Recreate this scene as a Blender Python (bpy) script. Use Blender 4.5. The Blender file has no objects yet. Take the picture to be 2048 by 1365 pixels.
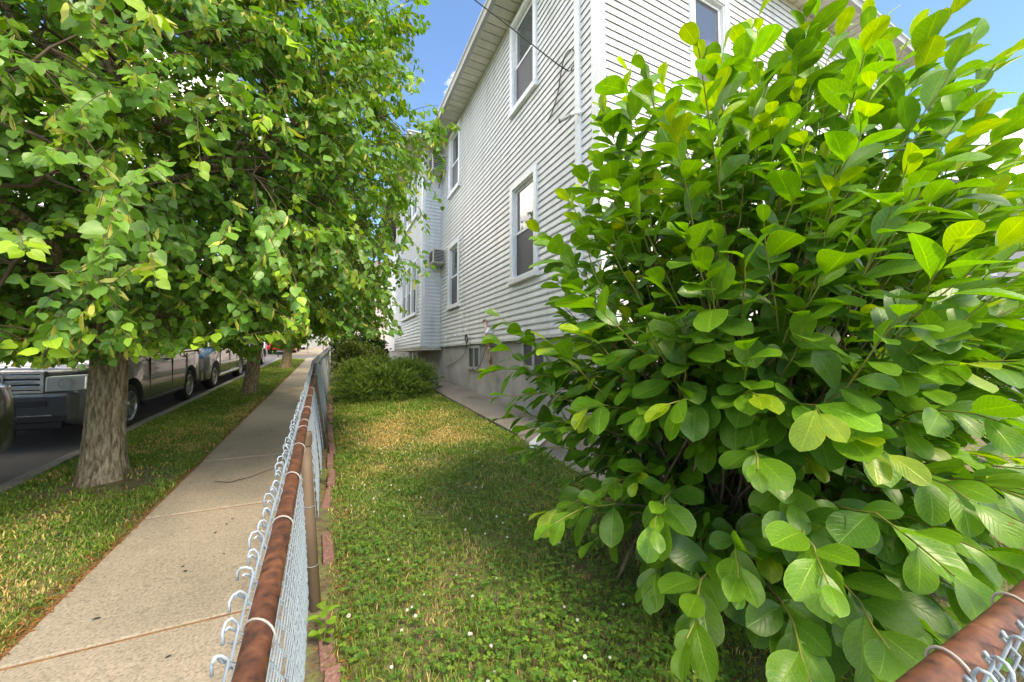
import bpy, math, random
import numpy as np
from mathutils import Vector, Matrix
from mathutils import noise as mnoise

# ------------------------------------------------------------------ camera, sky, sun, exposure
SC = bpy.context.scene
COL = SC.collection
SLOPE = 0.0555                      # the street climbs gently away from the camera
CAM = Vector((0.0, 0.0, 1.45))

cd = bpy.data.cameras.new('camera')
cam = bpy.data.objects.new('camera', cd)
COL.objects.link(cam)
cd.sensor_width = 36.0
cd.lens = 746.0 / 2048.0 * 36.0
cd.clip_start = 0.05
cd.clip_end = 1500
cd.shift_y = -5.0 / 2048.0
cam.location = CAM
cam.rotation_euler = (math.radians(90 + 2.8), 0, math.radians(-25.8))
SC.camera = cam

SUN_EL, SUN_AZ = math.radians(50), math.radians(166)      # azimuth from +Y towards +X: behind the camera, a little right
world = bpy.data.worlds.new('World')
SC.world = world
world.use_nodes = True
wn, wl = world.node_tree.nodes, world.node_tree.links
wn.clear()
w_out = wn.new('ShaderNodeOutputWorld')
w_bg = wn.new('ShaderNodeBackground')
sky = wn.new('ShaderNodeTexSky')
sky.sky_type = 'NISHITA'
sky.sun_disc = False
sky.sun_elevation = SUN_EL
sky.sun_rotation = SUN_AZ
sky.air_density = 0.9
sky.dust_density = 0.0
sky.ozone_density = 10.0
tc = wn.new('ShaderNodeTexCoord')
mp = wn.new('ShaderNodeMapping')
mp.inputs['Scale'].default_value = (1.0, 1.0, 2.6)
mp.inputs['Location'].default_value = (8.4, 5.1, 0.8)
nz = wn.new('ShaderNodeTexNoise')
nz.inputs['Scale'].default_value = 1.7
nz.inputs['Detail'].default_value = 7
nz.inputs['Roughness'].default_value = 0.58
rp = wn.new('ShaderNodeValToRGB')
rp.color_ramp.elements[0].position = 0.505
rp.color_ramp.elements[0].color = (0, 0, 0, 1)
rp.color_ramp.elements[1].position = 0.68
rp.color_ramp.elements[1].color = (0.9, 0.9, 0.9, 1)
mx = wn.new('ShaderNodeMix')
mx.data_type = 'RGBA'
mx.inputs[7].default_value = (24.0, 23.4, 22.6, 1)  # overbright clouds, mostly out of view, added as neutral fill light
wl.new(tc.outputs['Generated'], mp.inputs['Vector'])
wl.new(mp.outputs[0], nz.inputs['Vector'])
wl.new(nz.outputs[0], rp.inputs[0])
wl.new(rp.outputs[0], mx.inputs[0])
wl.new(sky.outputs[0], mx.inputs[6])
wl.new(mx.outputs[2], w_bg.inputs['Color'])
w_bg.inputs['Strength'].default_value = 0.145
wl.new(w_bg.outputs[0], w_out.inputs[0])

sd = bpy.data.lights.new('sun', 'SUN')
sd.energy = 1.6
sd.angle = math.radians(14.0)
sd.color = (1.0, 0.94, 0.85)
sun = bpy.data.objects.new('sun', sd)
COL.objects.link(sun)
to_sun = Vector((math.sin(SUN_AZ) * math.cos(SUN_EL), math.cos(SUN_AZ) * math.cos(SUN_EL), math.sin(SUN_EL)))
sun.rotation_euler = to_sun.to_track_quat('Z', 'Y').to_euler()
sun.location = (6, -20, 20)

vs = SC.view_settings
vs.view_transform = 'Standard'
vs.look = 'None'
vs.gamma = 1.0
vs.use_curve_mapping = False
vs.exposure = 1.72
vs.use_white_balance = True
vs.white_balance_temperature = 8300
vs.white_balance_tint = 8

SC.cycles.max_bounces = 6
SC.cycles.diffuse_bounces = 3
SC.cycles.glossy_bounces = 2
SC.cycles.transmission_bounces = 4
SC.cycles.transparent_max_bounces = 6
rng = np.random.default_rng(7)
random.seed(7)


# ------------------------------------------------------------------ helpers
def gz(y):
    return SLOPE * y


def tag(o, label=None, cat=None, group=None, kind=None):
    if label: o['label'] = label
    if cat: o['category'] = cat
    if group: o['group'] = group
    if kind: o['kind'] = kind
    return o


def empty(name, loc=(0, 0, 0), parent=None):
    o = bpy.data.objects.new(name, None)
    o.empty_display_size = 0.1
    o.location = loc
    COL.objects.link(o)
    if parent: o.parent = parent
    return o


def link(name, me, parent=None, mat=None):
    o = bpy.data.objects.new(name, me)
    COL.objects.link(o)
    if mat is not None and len(me.materials) == 0:
        me.materials.append(mat)
    if parent: o.parent = parent
    return o


class MB:
    """collects simple shapes; build() links them as one mesh object"""
    def __init__(s):
        s.v, s.f, s.m = [], [], []

    def add(s, vs_, fs, mi=0):
        k = len(s.v)
        s.v += [tuple(p) for p in vs_]
        for f in fs:
            s.f.append(tuple(i + k for i in f))
            s.m.append(mi)
        return s

    def box(s, a, b, mi=0):
        (x0, y0, z0), (x1, y1, z1) = a, b
        return s.add([(x0, y0, z0), (x1, y0, z0), (x1, y1, z0), (x0, y1, z0), (x0, y0, z1), (x1, y0, z1), (x1, y1, z1), (x0, y1, z1)],
                     [(0, 3, 2, 1), (4, 5, 6, 7), (0, 1, 5, 4), (1, 2, 6, 5), (2, 3, 7, 6), (3, 0, 4, 7)], mi)

    def hexa(s, p, mi=0):
        return s.add(p, [(0, 3, 2, 1), (4, 5, 6, 7), (0, 1, 5, 4), (1, 2, 6, 5), (2, 3, 7, 6), (3, 0, 4, 7)], mi)

    def tube(s, pts, r, n=6, caps=True, mi=0):
        pts = [Vector(p) for p in pts]
        m = len(pts)
        rr = r if hasattr(r, '__len__') else [r] * m
        ref = None
        vs_, fs = [], []
        for i in range(m):
            t = (pts[min(i + 1, m - 1)] - pts[max(i - 1, 0)])
            if t.length < 1e-9: t = Vector((0, 0, 1))
            t.normalize()
            if ref is None:
                ref = Vector((1, 0, 0)) if abs(t.x) < 0.8 else Vector((0, 1, 0))
            a = (ref - t * ref.dot(t))
            if a.length < 1e-6: a = t.orthogonal()
            a.normalize()
            ref = a
            b = t.cross(a)
            for k in range(n):
                q = 2 * math.pi * k / n
                vs_.append(pts[i] + (a * math.cos(q) + b * math.sin(q)) * rr[i])
        for i in range(m - 1):
            for k in range(n):
                k2 = (k + 1) % n
                fs.append((i * n + k, i * n + k2, (i + 1) * n + k2, (i + 1) * n + k))
        if caps:
            fs.append(tuple(range(n))[::-1])
            fs.append(tuple((m - 1) * n + k for k in range(n)))
        return s.add(vs_, fs, mi)

    def lathe(s, prof, n=24, axis='x', c=(0, 0, 0), mi=0):
        vs_, fs = [], []
        for (a, r) in prof:
            for k in range(n):
                q = 2 * math.pi * k / n
                p = (a, r * math.cos(q), r * math.sin(q)) if axis == 'x' else (r * math.cos(q), r * math.sin(q), a)
                vs_.append((p[0] + c[0], p[1] + c[1], p[2] + c[2]))
        for i in range(len(prof) - 1):
            for k in range(n):
                k2 = (k + 1) % n
                fs.append((i * n + k, i * n + k2, (i + 1) * n + k2, (i + 1) * n + k))
        return s.add(vs_, fs, mi)

    def mesh(s, name, mats, smooth=False):
        me = bpy.data.meshes.new(name)
        me.from_pydata(s.v, [], s.f)
        for m in (mats if isinstance(mats, (list, tuple)) else [mats]):
            me.materials.append(m)
        if any(s.m):
            me.polygons.foreach_set('material_index', s.m)
        if smooth:
            me.polygons.foreach_set('use_smooth', [True] * len(me.polygons))
        me.update()
        return me

    def build(s, name, mats, parent=None, smooth=False):
        return link(name, s.mesh(name, mats, smooth), parent)


def bevel(o, w=0.005, seg=2):
    m = o.modifiers.new('bevel', 'BEVEL')
    m.width = w
    m.segments = seg
    m.limit_method = 'ANGLE'
    m.angle_limit = math.radians(40)
    return o


def np_mesh(name, V, T, mat, col=None, luv=None, smooth=False):
    """triangle mesh from numpy arrays"""
    me = bpy.data.meshes.new(name)
    V = np.asarray(V, np.float32)
    T = np.asarray(T, np.int32)
    me.vertices.add(len(V))
    me.vertices.foreach_set('co', V.ravel())
    me.loops.add(T.size)
    me.loops.foreach_set('vertex_index', T.ravel())
    me.polygons.add(len(T))
    me.polygons.foreach_set('loop_start', np.arange(0, T.size, 3, dtype=np.int32))
    me.polygons.foreach_set('loop_total', np.full(len(T), 3, np.int32))
    if smooth:
        me.polygons.foreach_set('use_smooth', np.ones(len(T), bool))
    if col is not None:
        a = me.attributes.new('Col', 'FLOAT_COLOR', 'POINT')
        c4 = np.ones((len(V), 4), np.float32)
        c4[:, :3] = col
        a.data.foreach_set('color', c4.ravel())
    if luv is not None:
        a = me.attributes.new('LUV', 'FLOAT_VECTOR', 'POINT')
        l3 = np.zeros((len(V), 3), np.float32)
        l3[:, :2] = luv
        a.data.foreach_set('vector', l3.ravel())
    me.materials.append(mat)
    me.update(calc_edges=True)
    return me


# ------------------------------------------------------------------ materials
def new_mat(name):
    m = bpy.data.materials.new(name)
    m.use_nodes = True
    nt = m.node_tree
    b = nt.nodes['Principled BSDF']
    return m, nt.nodes, nt.links, b


def ramp(n, stops):
    r = n.new('ShaderNodeValToRGB')
    while len(r.color_ramp.elements) < len(stops):
        r.color_ramp.elements.new(0.5)
    for e, (p, c) in zip(r.color_ramp.elements, stops):
        e.position = p
        e.color = (*c, 1) if len(c) == 3 else c
    return r


def noise_mat(name, stops, scale=8, detail=6, rough=0.8, bump=0.0, bscale=None, dist=0.005, metallic=0.0, stretch=(1, 1, 1), obj_var=0.0, spec=0.5, coords='Object', rough_noise=0.55, stops2=None, scale2=1.2, fac2=0.5):
    m, n, l, b = new_mat(name)
    t = n.new('ShaderNodeTexCoord')
    mpn = n.new('ShaderNodeMapping')
    mpn.inputs['Scale'].default_value = stretch
    l.new(n.new('ShaderNodeNewGeometry').outputs['Position'] if coords == 'World' else t.outputs[coords], mpn.inputs[0])
    nn = n.new('ShaderNodeTexNoise')
    nn.inputs['Scale'].default_value = scale
    nn.inputs['Detail'].default_value = detail
    nn.inputs['Roughness'].default_value = rough_noise
    l.new(mpn.outputs[0], nn.inputs['Vector'])
    r = ramp(n, stops)
    l.new(nn.outputs[0], r.inputs[0])
    out = r.outputs[0]
    if stops2:
        n2 = n.new('ShaderNodeTexNoise')
        n2.inputs['Scale'].default_value = scale2
        n2.inputs['Detail'].default_value = 5
        l.new(mpn.outputs[0], n2.inputs['Vector'])
        r2 = ramp(n, stops2)
        l.new(n2.outputs[0], r2.inputs[0])
        mm = n.new('ShaderNodeMix')
        mm.data_type = 'RGBA'
        mm.blend_type = 'MULTIPLY'
        mm.inputs[0].default_value = fac2
        l.new(out, mm.inputs[6])
        l.new(r2.outputs[0], mm.inputs[7])
        out = mm.outputs[2]
    if obj_var:
        oi = n.new('ShaderNodeObjectInfo')
        mr = n.new('ShaderNodeMapRange')
        mr.inputs[3].default_value = 1 - obj_var
        mr.inputs[4].default_value = 1 + obj_var
        l.new(oi.outputs['Random'], mr.inputs[0])
        hs = n.new('ShaderNodeHueSaturation')
        l.new(mr.outputs[0], hs.inputs['Value'])
        l.new(out, hs.inputs['Color'])
        out = hs.outputs[0]
    l.new(out, b.inputs['Base Color'])
    b.inputs['Roughness'].default_value = rough
    b.inputs['Metallic'].default_value = metallic
    b.inputs['Specular IOR Level'].default_value = spec
    if bump:
        nb = n.new('ShaderNodeTexNoise')
        nb.inputs['Scale'].default_value = bscale or scale * 3
        nb.inputs['Detail'].default_value = 5
        l.new(mpn.outputs[0], nb.inputs['Vector'])
        bp = n.new('ShaderNodeBump')
        bp.inputs['Strength'].default_value = bump
        bp.inputs['Distance'].default_value = dist
        l.new(nb.outputs[0], bp.inputs['Height'])
        l.new(bp.outputs[0], b.inputs['Normal'])
    return m


def plain(name, col, rough=0.5, metallic=0.0, coat=0.0, spec=0.5):
    c = np.array(col)
    m = noise_mat(name, [(0.3, tuple(c * 0.9)), (0.7, tuple(np.minimum(c * 1.08, 1)))], scale=14, rough=rough, metallic=metallic, spec=spec)
    if coat:
        b = m.node_tree.nodes['Principled BSDF']
        b.inputs['Coat Weight'].default_value = coat
        b.inputs['Coat Roughness'].default_value = 0.04
    return m


def leaf_mat(name, source, veins=True, rough=0.38, transl=0.35, tint=(1.6, 1.7, 0.5), bump=0.25):
    """two-sided leaf: a glossy diffuse blade that lets some light through"""
    m, n, l, b = new_mat(name)
    if source == 'attr':
        a = n.new('ShaderNodeAttribute')
        a.attribute_name = 'Col'
        cout = a.outputs['Color']
    else:
        oi = n.new('ShaderNodeObjectInfo')
        cout = oi.outputs['Color']
    if veins:
        u = n.new('ShaderNodeAttribute')
        u.attribute_name = 'LUV'
        sp = n.new('ShaderNodeSeparateXYZ')
        l.new(u.outputs['Vector'], sp.inputs[0])
        ab = n.new('ShaderNodeMath'); ab.operation = 'ABSOLUTE'
        l.new(sp.outputs[0], ab.inputs[0])
        ma = n.new('ShaderNodeMath'); ma.operation = 'MULTIPLY_ADD'     # v*9 - |u|*3.2
        ma.inputs[1].default_value = -3.0
        v9 = n.new('ShaderNodeMath'); v9.operation = 'MULTIPLY'; v9.inputs[1].default_value = 9.0
        l.new(sp.outputs[1], v9.inputs[0])
        l.new(ab.outputs[0], ma.inputs[0])
        l.new(v9.outputs[0], ma.inputs[2])
        fr = n.new('ShaderNodeMath'); fr.operation = 'PINGPONG'; fr.inputs[1].default_value = 0.5
        l.new(ma.outputs[0], fr.inputs[0])
        vr = ramp(n, [(0.0, (1, 1, 1)), (0.13, (0, 0, 0))])
        l.new(fr.outputs[0], vr.inputs[0])
        mr_ = ramp(n, [(0.0, (1, 1, 1)), (0.06, (0, 0, 0))])
        l.new(ab.outputs[0], mr_.inputs[0])
        mxx = n.new('ShaderNodeMath'); mxx.operation = 'MAXIMUM'
        vs_ = n.new('ShaderNodeMath'); vs_.operation = 'MULTIPLY'; vs_.inputs[1].default_value = 0.38
        l.new(vr.outputs[0], vs_.inputs[0])
        l.new(vs_.outputs[0], mxx.inputs[0])
        l.new(mr_.outputs[0], mxx.inputs[1])
        # pale rim of the blade
        rim = ramp(n, [(0.93, (0, 0, 0)), (1.0, (0.8, 0.8, 0.8))])
        l.new(ab.outputs[0], rim.inputs[0])
        mx2 = n.new('ShaderNodeMath'); mx2.operation = 'MAXIMUM'
        l.new(mxx.outputs[0], mx2.inputs[0])
        l.new(rim.outputs[0], mx2.inputs[1])
        lit = n.new('ShaderNodeMix'); lit.data_type = 'RGBA'; lit.blend_type = 'MULTIPLY'
        lit.inputs[0].default_value = 1.0
        lit.inputs[7].default_value = (2.3, 1.75, 1.6, 1)
        l.new(cout, lit.inputs[6])
        fm = n.new('ShaderNodeMath'); fm.operation = 'MULTIPLY'; fm.inputs[1].default_value = 0.75
        l.new(mx2.outputs[0], fm.inputs[0])
        vm = n.new('ShaderNodeMix'); vm.data_type = 'RGBA'
        l.new(fm.outputs[0], vm.inputs[0])
        l.new(cout, vm.inputs[6])
        l.new(lit.outputs[2], vm.inputs[7])
        # faint mottling along the blade
        mo = n.new('ShaderNodeTexNoise'); mo.inputs['Scale'].default_value = 28
        to = n.new('ShaderNodeTexCoord')
        l.new(to.outputs['Object'], mo.inputs['Vector'])
        mor = ramp(n, [(0.3, (0.80, 0.85, 0.8)), (0.66, (1.12, 1.08, 1.1)), (0.735, (1.1, 1.0, 0.9)), (0.76, (1.5, 0.62, 0.6))])
        l.new(mo.outputs[0], mor.inputs[0])
        mm = n.new('ShaderNodeMix'); mm.data_type = 'RGBA'; mm.blend_type = 'MULTIPLY'; mm.inputs[0].default_value = 1
        l.new(vm.outputs[2], mm.inputs[6]); l.new(mor.outputs[0], mm.inputs[7])
        cout = mm.outputs[2]
        bp = n.new('ShaderNodeBump')
        bp.inputs['Strength'].default_value = bump
        bp.inputs['Distance'].default_value = 0.004
        inv = n.new('ShaderNodeMath'); inv.operation = 'SUBTRACT'; inv.inputs[0].default_value = 1
        l.new(mxx.outputs[0], inv.inputs[1])
        l.new(inv.outputs[0], bp.inputs['Height'])
        l.new(bp.outputs[0], b.inputs['Normal'])
    l.new(cout, b.inputs['Base Color'])
    b.inputs['Roughness'].default_value = rough
    b.inputs['Specular IOR Level'].default_value = 0.45
    tr = n.new('ShaderNodeBsdfTranslucent')
    tm = n.new('ShaderNodeMix'); tm.data_type = 'RGBA'; tm.blend_type = 'MULTIPLY'; tm.inputs[0].default_value = 1
    tm.inputs[7].default_value = (*tint, 1)
    l.new(cout, tm.inputs[6])
    l.new(tm.outputs[2], tr.inputs[0])
    ms = n.new('ShaderNodeMixShader')
    ms.inputs[0].default_value = transl
    l.new(b.outputs[0], ms.inputs[1])
    l.new(tr.outputs[0], ms.inputs[2])
    l.new(ms.outputs[0], n['Material Output'].inputs[0])
    return m


M = {}
M['siding'] = noise_mat('white_vinyl_siding', [(0.30, (0.55, 0.54, 0.52)), (0.45, (0.66, 0.655, 0.65)), (0.7, (0.72, 0.717, 0.715))], scale=1.3, detail=8, rough=0.42, bump=0.10, bscale=5, dist=0.004, stretch=(4.5, 4.5, 0.55), obj_var=0.03, coords='World')
M['trim'] = plain('white_trim', (0.80, 0.80, 0.80), 0.4)
M['soffit'] = noise_mat('aged_soffit', [(0.3, (0.50, 0.47, 0.39)), (0.65, (0.66, 0.62, 0.53)), (0.8, (0.72, 0.69, 0.60))], scale=3.5, rough=0.6, obj_var=0.06)
M['gutter'] = noise_mat('grey_gutter', [(0.3, (0.34, 0.34, 0.33)), (0.7, (0.45, 0.45, 0.43))], scale=3, rough=0.45, stretch=(1, 0.4, 1))
M['stucco'] = noise_mat('grey_stucco', [(0.25, (0.34, 0.32, 0.30)), (0.6, (0.46, 0.44, 0.42)), (0.8, (0.54, 0.52, 0.50))], scale=2.4, detail=8, rough=0.93, bump=0.9, bscale=55, dist=0.012, coords='Object', stops2=[(0.35, (0.55, 0.54, 0.52)), (0.6, (1, 1, 1))], scale2=1.0, fac2=0.5)
M['roof'] = noise_mat('asphalt_shingle', [(0.3, (0.07, 0.065, 0.06)), (0.7, (0.14, 0.13, 0.12))], scale=30, rough=0.9, bump=0.5)
M['screen'] = noise_mat('insect_screen', [(0.3, (0.055, 0.055, 0.06)), (0.7, (0.085, 0.085, 0.09))], scale=300, rough=0.55)
M['curtain'] = noise_mat('curtain_cloth', [(0.3, (0.30, 0.29, 0.28)), (0.7, (0.52, 0.50, 0.47))], scale=5, rough=0.8, stretch=(6, 6, 0.3))
M['dark'] = plain('dark_plastic', (0.02, 0.02, 0.022), 0.55)
M['rubber'] = noise_mat('tyre_rubber', [(0.3, (0.018, 0.018, 0.018)), (0.7, (0.035, 0.034, 0.033))], scale=12, rough=0.85)
M['cable'] = plain('black_cable', (0.015, 0.015, 0.016), 0.6)
M['white_cable'] = plain('white_cable', (0.75, 0.75, 0.74), 0.5)
M['ac'] = plain('beige_ac_housing', (0.56, 0.53, 0.47), 0.5)
M['rust'] = noise_mat('rusty_paint', [(0.34, (0.035, 0.014, 0.009)), (0.46, (0.095, 0.033, 0.016)), (0.58, (0.135, 0.048, 0.022)), (0.70, (0.19, 0.085, 0.045))], scale=38, detail=9, rough=0.62, bump=0.35, bscale=60, dist=0.002, stops2=[(0.3, (0.55, 0.5, 0.5)), (0.65, (1.1, 1.05, 1.0))], scale2=2.2, fac2=0.7)
M['rust_pipe'] = noise_mat('flaking_rust', [(0.35, (0.20, 0.07, 0.03)), (0.5, (0.42, 0.22, 0.12)), (0.62, (0.62, 0.52, 0.44))], scale=14, rough=0.8, bump=0.4)
M['post'] = noise_mat('weathered_post', [(0.3, (0.07, 0.048, 0.030)), (0.55, (0.135, 0.09, 0.053)), (0.75, (0.20, 0.145, 0.095))], scale=7, detail=8, rough=0.7, stretch=(1, 1, 0.25), bump=0.25, bscale=40, dist=0.002)
M['wire'] = noise_mat('blue_white_coated_wire', [(0.3, (0.24, 0.30, 0.35)), (0.6, (0.36, 0.42, 0.47)), (0.8, (0.44, 0.49, 0.53))], scale=25, rough=0.45)
M['tie'] = plain('pale_tie_wire', (0.34, 0.31, 0.28), 0.5)
M['galv'] = noise_mat('galvanised_steel', [(0.3, (0.22, 0.22, 0.215)), (0.7, (0.36, 0.355, 0.34))], scale=10, rough=0.55, metallic=0.4)
M['brick'] = noise_mat('red_edging_brick', [(0.3, (0.15, 0.075, 0.058)), (0.55, (0.23, 0.115, 0.09)), (0.66, (0.29, 0.17, 0.14)), (0.72, (0.46, 0.38, 0.33))], scale=55, detail=3, rough=0.92, bump=0.6, bscale=70, dist=0.004, obj_var=0.12)
M['bark'] = noise_mat('linden_bark', [(0.34, (0.085, 0.06, 0.036)), (0.46, (0.21, 0.155, 0.095)), (0.58, (0.36, 0.285, 0.185)), (0.72, (0.48, 0.40, 0.28))], scale=46, detail=10, rough=0.92, bump=1.0, bscale=58, dist=0.03, stretch=(1, 1, 0.22), coords='Object', rough_noise=0.65, stops2=[(0.35, (0.7, 0.72, 0.68)), (0.65, (1.1, 1.08, 1.05))], scale2=5, fac2=0.8)
M['twig'] = noise_mat('brown_twig', [(0.3, (0.07, 0.045, 0.028)), (0.7, (0.14, 0.095, 0.058))], scale=12, rough=0.8)
M['shoot'] = noise_mat('green_shoot', [(0.3, (0.16, 0.17, 0.035)), (0.7, (0.26, 0.26, 0.06))], scale=8, rough=0.55)
M['stem'] = noise_mat('magnolia_stem', [(0.3, (0.085, 0.06, 0.035)), (0.55, (0.16, 0.115, 0.065)), (0.75, (0.22, 0.17, 0.10))], scale=18, rough=0.8, bump=0.4, bscale=50, dist=0.003)
M['linden'] = leaf_mat('linden_leaf', 'attr', veins=False, rough=0.42, transl=0.32)
M['linden_obj'] = leaf_mat('linden_leaf_near', 'obj', veins=True, rough=0.42, transl=0.32, bump=0.12)
M['magnolia'] = leaf_mat('magnolia_leaf', 'attr', veins=True, rough=0.36, transl=0.36)
M['magnolia_obj'] = leaf_mat('magnolia_leaf_near', 'obj', veins=True, rough=0.36, transl=0.36)
M['needle'] = leaf_mat('juniper_needle', 'attr', veins=False, rough=0.6, transl=0.2)
M['grass'] = leaf_mat('grass_blade', 'attr', veins=False, rough=0.55, transl=0.3, tint=(1.3, 1.3, 0.6))
M['weed_obj'] = leaf_mat('weed_leaf', 'obj', veins=True, rough=0.5, transl=0.3, bump=0.15)
M['petal'] = plain('white_petal', (0.74, 0.72, 0.62), 0.8)


def concrete(name, base, var=0.12, fine=85, spots=True, stain=0.35):
    c = np.array(base)
    m, n, l, b = new_mat(name)
    t = n.new('ShaderNodeTexCoord')
    g = n.new('ShaderNodeNewGeometry')
    n1 = n.new('ShaderNodeTexNoise'); n1.inputs['Scale'].default_value = fine; n1.inputs['Detail'].default_value = 4
    n2 = n.new('ShaderNodeTexNoise'); n2.inputs['Scale'].default_value = 1.7; n2.inputs['Detail'].default_value = 7; n2.inputs['Roughness'].default_value = 0.62
    n3 = n.new('ShaderNodeTexNoise'); n3.inputs['Scale'].default_value = 30; n3.inputs['Detail'].default_value = 3
    for k in (n1, n2, n3):
        l.new(g.outputs['Position'], k.inputs['Vector'])
    r1 = ramp(n, [(0.32, tuple(c * 0.62)), (0.44, tuple(c * 0.93)), (0.58, tuple(c * 1.08)), (0.70, tuple(c * 1.3))])
    l.new(n1.outputs[0], r1.inputs[0])
    r2 = ramp(n, [(0.3, (1 - stain, 1 - stain, 1 - stain * 1.1)), (0.52, (0.98, 0.98, 0.97)), (0.7, (1.06, 1.05, 1.03))])
    l.new(n2.outputs[0], r2.inputs[0])
    mm = n.new('ShaderNodeMix'); mm.data_type = 'RGBA'; mm.blend_type = 'MULTIPLY'; mm.inputs[0].default_value = 1
    l.new(r1.outputs[0], mm.inputs[6]); l.new(r2.outputs[0], mm.inputs[7])
    r3 = ramp(n, [(0.34, (0.78, 0.76, 0.74)), (0.46, (1, 1, 1))])
    l.new(n3.outputs[0], r3.inputs[0])
    m2 = n.new('ShaderNodeMix'); m2.data_type = 'RGBA'; m2.blend_type = 'MULTIPLY'; m2.inputs[0].default_value = 0.6
    l.new(mm.outputs[2], m2.inputs[6]); l.new(r3.outputs[0], m2.inputs[7])
    oi = n.new('ShaderNodeObjectInfo')
    mr = n.new('ShaderNodeMapRange'); mr.inputs[3].default_value = 1 - var; mr.inputs[4].default_value = 1 + var * 0.5
    l.new(oi.outputs['Random'], mr.inputs[0])
    hs = n.new('ShaderNodeHueSaturation')
    l.new(mr.outputs[0], hs.inputs['Value']); l.new(m2.outputs[2], hs.inputs['Color'])
    l.new(hs.outputs[0], b.inputs['Base Color'])
    b.inputs['Roughness'].default_value = 0.9
    bp = n.new('ShaderNodeBump'); bp.inputs['Strength'].default_value = 0.35; bp.inputs['Distance'].default_value = 0.003
    l.new(n1.outputs[0], bp.inputs['Height']); l.new(bp.outputs[0], b.inputs['Normal'])
    return m


M['walk'] = concrete('sidewalk_concrete', (0.315, 0.262, 0.195), var=0.05, stain=0.22)
M['path'] = concrete('old_grey_concrete', (0.19, 0.172, 0.15), var=0.06, stain=0.45)
M['curb'] = concrete('curb_concrete', (0.30, 0.28, 0.25), var=0.12, stain=0.4)
M['asphalt'] = noise_mat('asphalt', [(0.3, (0.065, 0.065, 0.067)), (0.6, (0.105, 0.104, 0.104)), (0.8, (0.16, 0.158, 0.155))], scale=90, rough=0.9, bump=0.6, bscale=160, dist=0.004, coords='Object', stops2=[(0.35, (0.7, 0.7, 0.72)), (0.65, (1.15, 1.13, 1.1))], scale2=0.7, fac2=0.8)


def soil_mat(name):
    return noise_mat(name, [(0.25, (0.07, 0.05, 0.03)), (0.45, (0.125, 0.095, 0.05)), (0.58, (0.13, 0.14, 0.045)), (0.75, (0.20, 0.18, 0.08))], scale=16, detail=9, rough=0.95, bump=0.8, bscale=60, dist=0.015, coords='Object')


M['soil'] = soil_mat('turf_soil')
M['terrain'] = noise_mat('far_ground', [(0.3, (0.07, 0.075, 0.04)), (0.7, (0.13, 0.12, 0.07))], scale=2, rough=0.95)


# ------------------------------------------------------------------ the setting: ground, road, pavements
def sheet(name, xs, ys, zf, mat, parent=None, smooth=True):
    V = [(x, y, zf(x, y)) for y in ys for x in xs]
    nx = len(xs)
    F = [(j * nx + i, j * nx + i + 1, (j + 1) * nx + i + 1, (j + 1) * nx + i) for j in range(len(ys) - 1) for i in range(nx - 1)]
    me = bpy.data.meshes.new(name)
    me.from_pydata(V, [], F)
    if smooth: me.polygons.foreach_set('use_smooth', [True] * len(me.polygons))
    me.materials.append(mat)
    me.update()
    return link(name, me, parent)


def street_z(y):
    if y > 70: return SLOPE * 70 + (y - 70) * 0.01
    if y < -30: return SLOPE * -30
    return SLOPE * y


ground = sheet('ground', [-700, -300, -120, -60, -30, -12, 0, 12, 30, 60, 120, 300, 700], [-300, -120, -60, -30, -10, 0, 10, 20, 30, 50, 70, 120, 250, 700], lambda x, y: street_z(y) - 0.30, M['terrain'])
tag(ground, kind='structure')
road = sheet('road', list(np.linspace(-12.2, -2.68, 8)), list(np.arange(-30, 120.1, 5.0)), lambda x, y: street_z(y) - 0.12 + 0.05 * math.cos((x + 7.4) / 4.8 * 1.5), M['asphalt'])
tag(road, kind='structure')
cross = sheet('side_street', list(np.linspace(-2.66, 40, 10)), [24.6, 26, 28, 30.0], lambda x, y: street_z(y) - 0.115, M['asphalt'])
tag(cross, kind='structure')


def wob(x, y, s=1.0):
    return (math.sin(x * 2.3 + y * 1.1) + math.sin(y * 2.9 - x * 1.7 + 1.3) + math.sin(x * 5.1 - y * 3.7)) / 3.0 * s


def verge_z(x, y):
    z = gz(y) - 0.012 + wob(x, y, 0.012)
    for (tx, ty) in ((-1.87, 4.87), (-1.67, 10.55), (-1.63, 17.5)):          # soil mounded round the trunks
        d = math.hypot(x - tx, y - ty)
        z += 0.055 * math.exp(-(d / 0.42) ** 2)
    e = min(1, max(0, min(x + 2.55, -1.27 - x) / 0.10))
    return z - 0.012 * (1 - e)


def lawn_z(x, y):
    t = min(1, max(0, (x - 0.1) / 2.2))
    a = gz(y) + 0.015
    b = 0.085 + 0.054 * y
    return a + (b - a) * t + wob(x * 0.8, y * 0.8, 0.014)


verge = sheet('verge_soil', list(np.linspace(-2.555, -1.272, 26)), list(np.linspace(-6, 24.6, 300)), verge_z, M['soil'])
tag(verge, kind='structure')
lawn = sheet('lawn_soil', list(np.linspace(-0.125, 2.32, 40)), list(np.linspace(-1.5, 24.4, 260)), lawn_z, M['soil'])
tag(lawn, kind='structure')
yard = sheet('front_yard_soil', list(np.linspace(2.325, 14, 30)), list(np.linspace(-1.5, 3.4, 26)), lambda x, y: 0.085 + 0.054 * y + wob(x, y, 0.01), M['soil'])
tag(yard, kind='structure')

# sidewalk of poured slabs with open joints
sidewalk = tag(empty('sidewalk', (0, 0, 0)), kind='structure')
J0, JP = 2.415, 1.425


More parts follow.
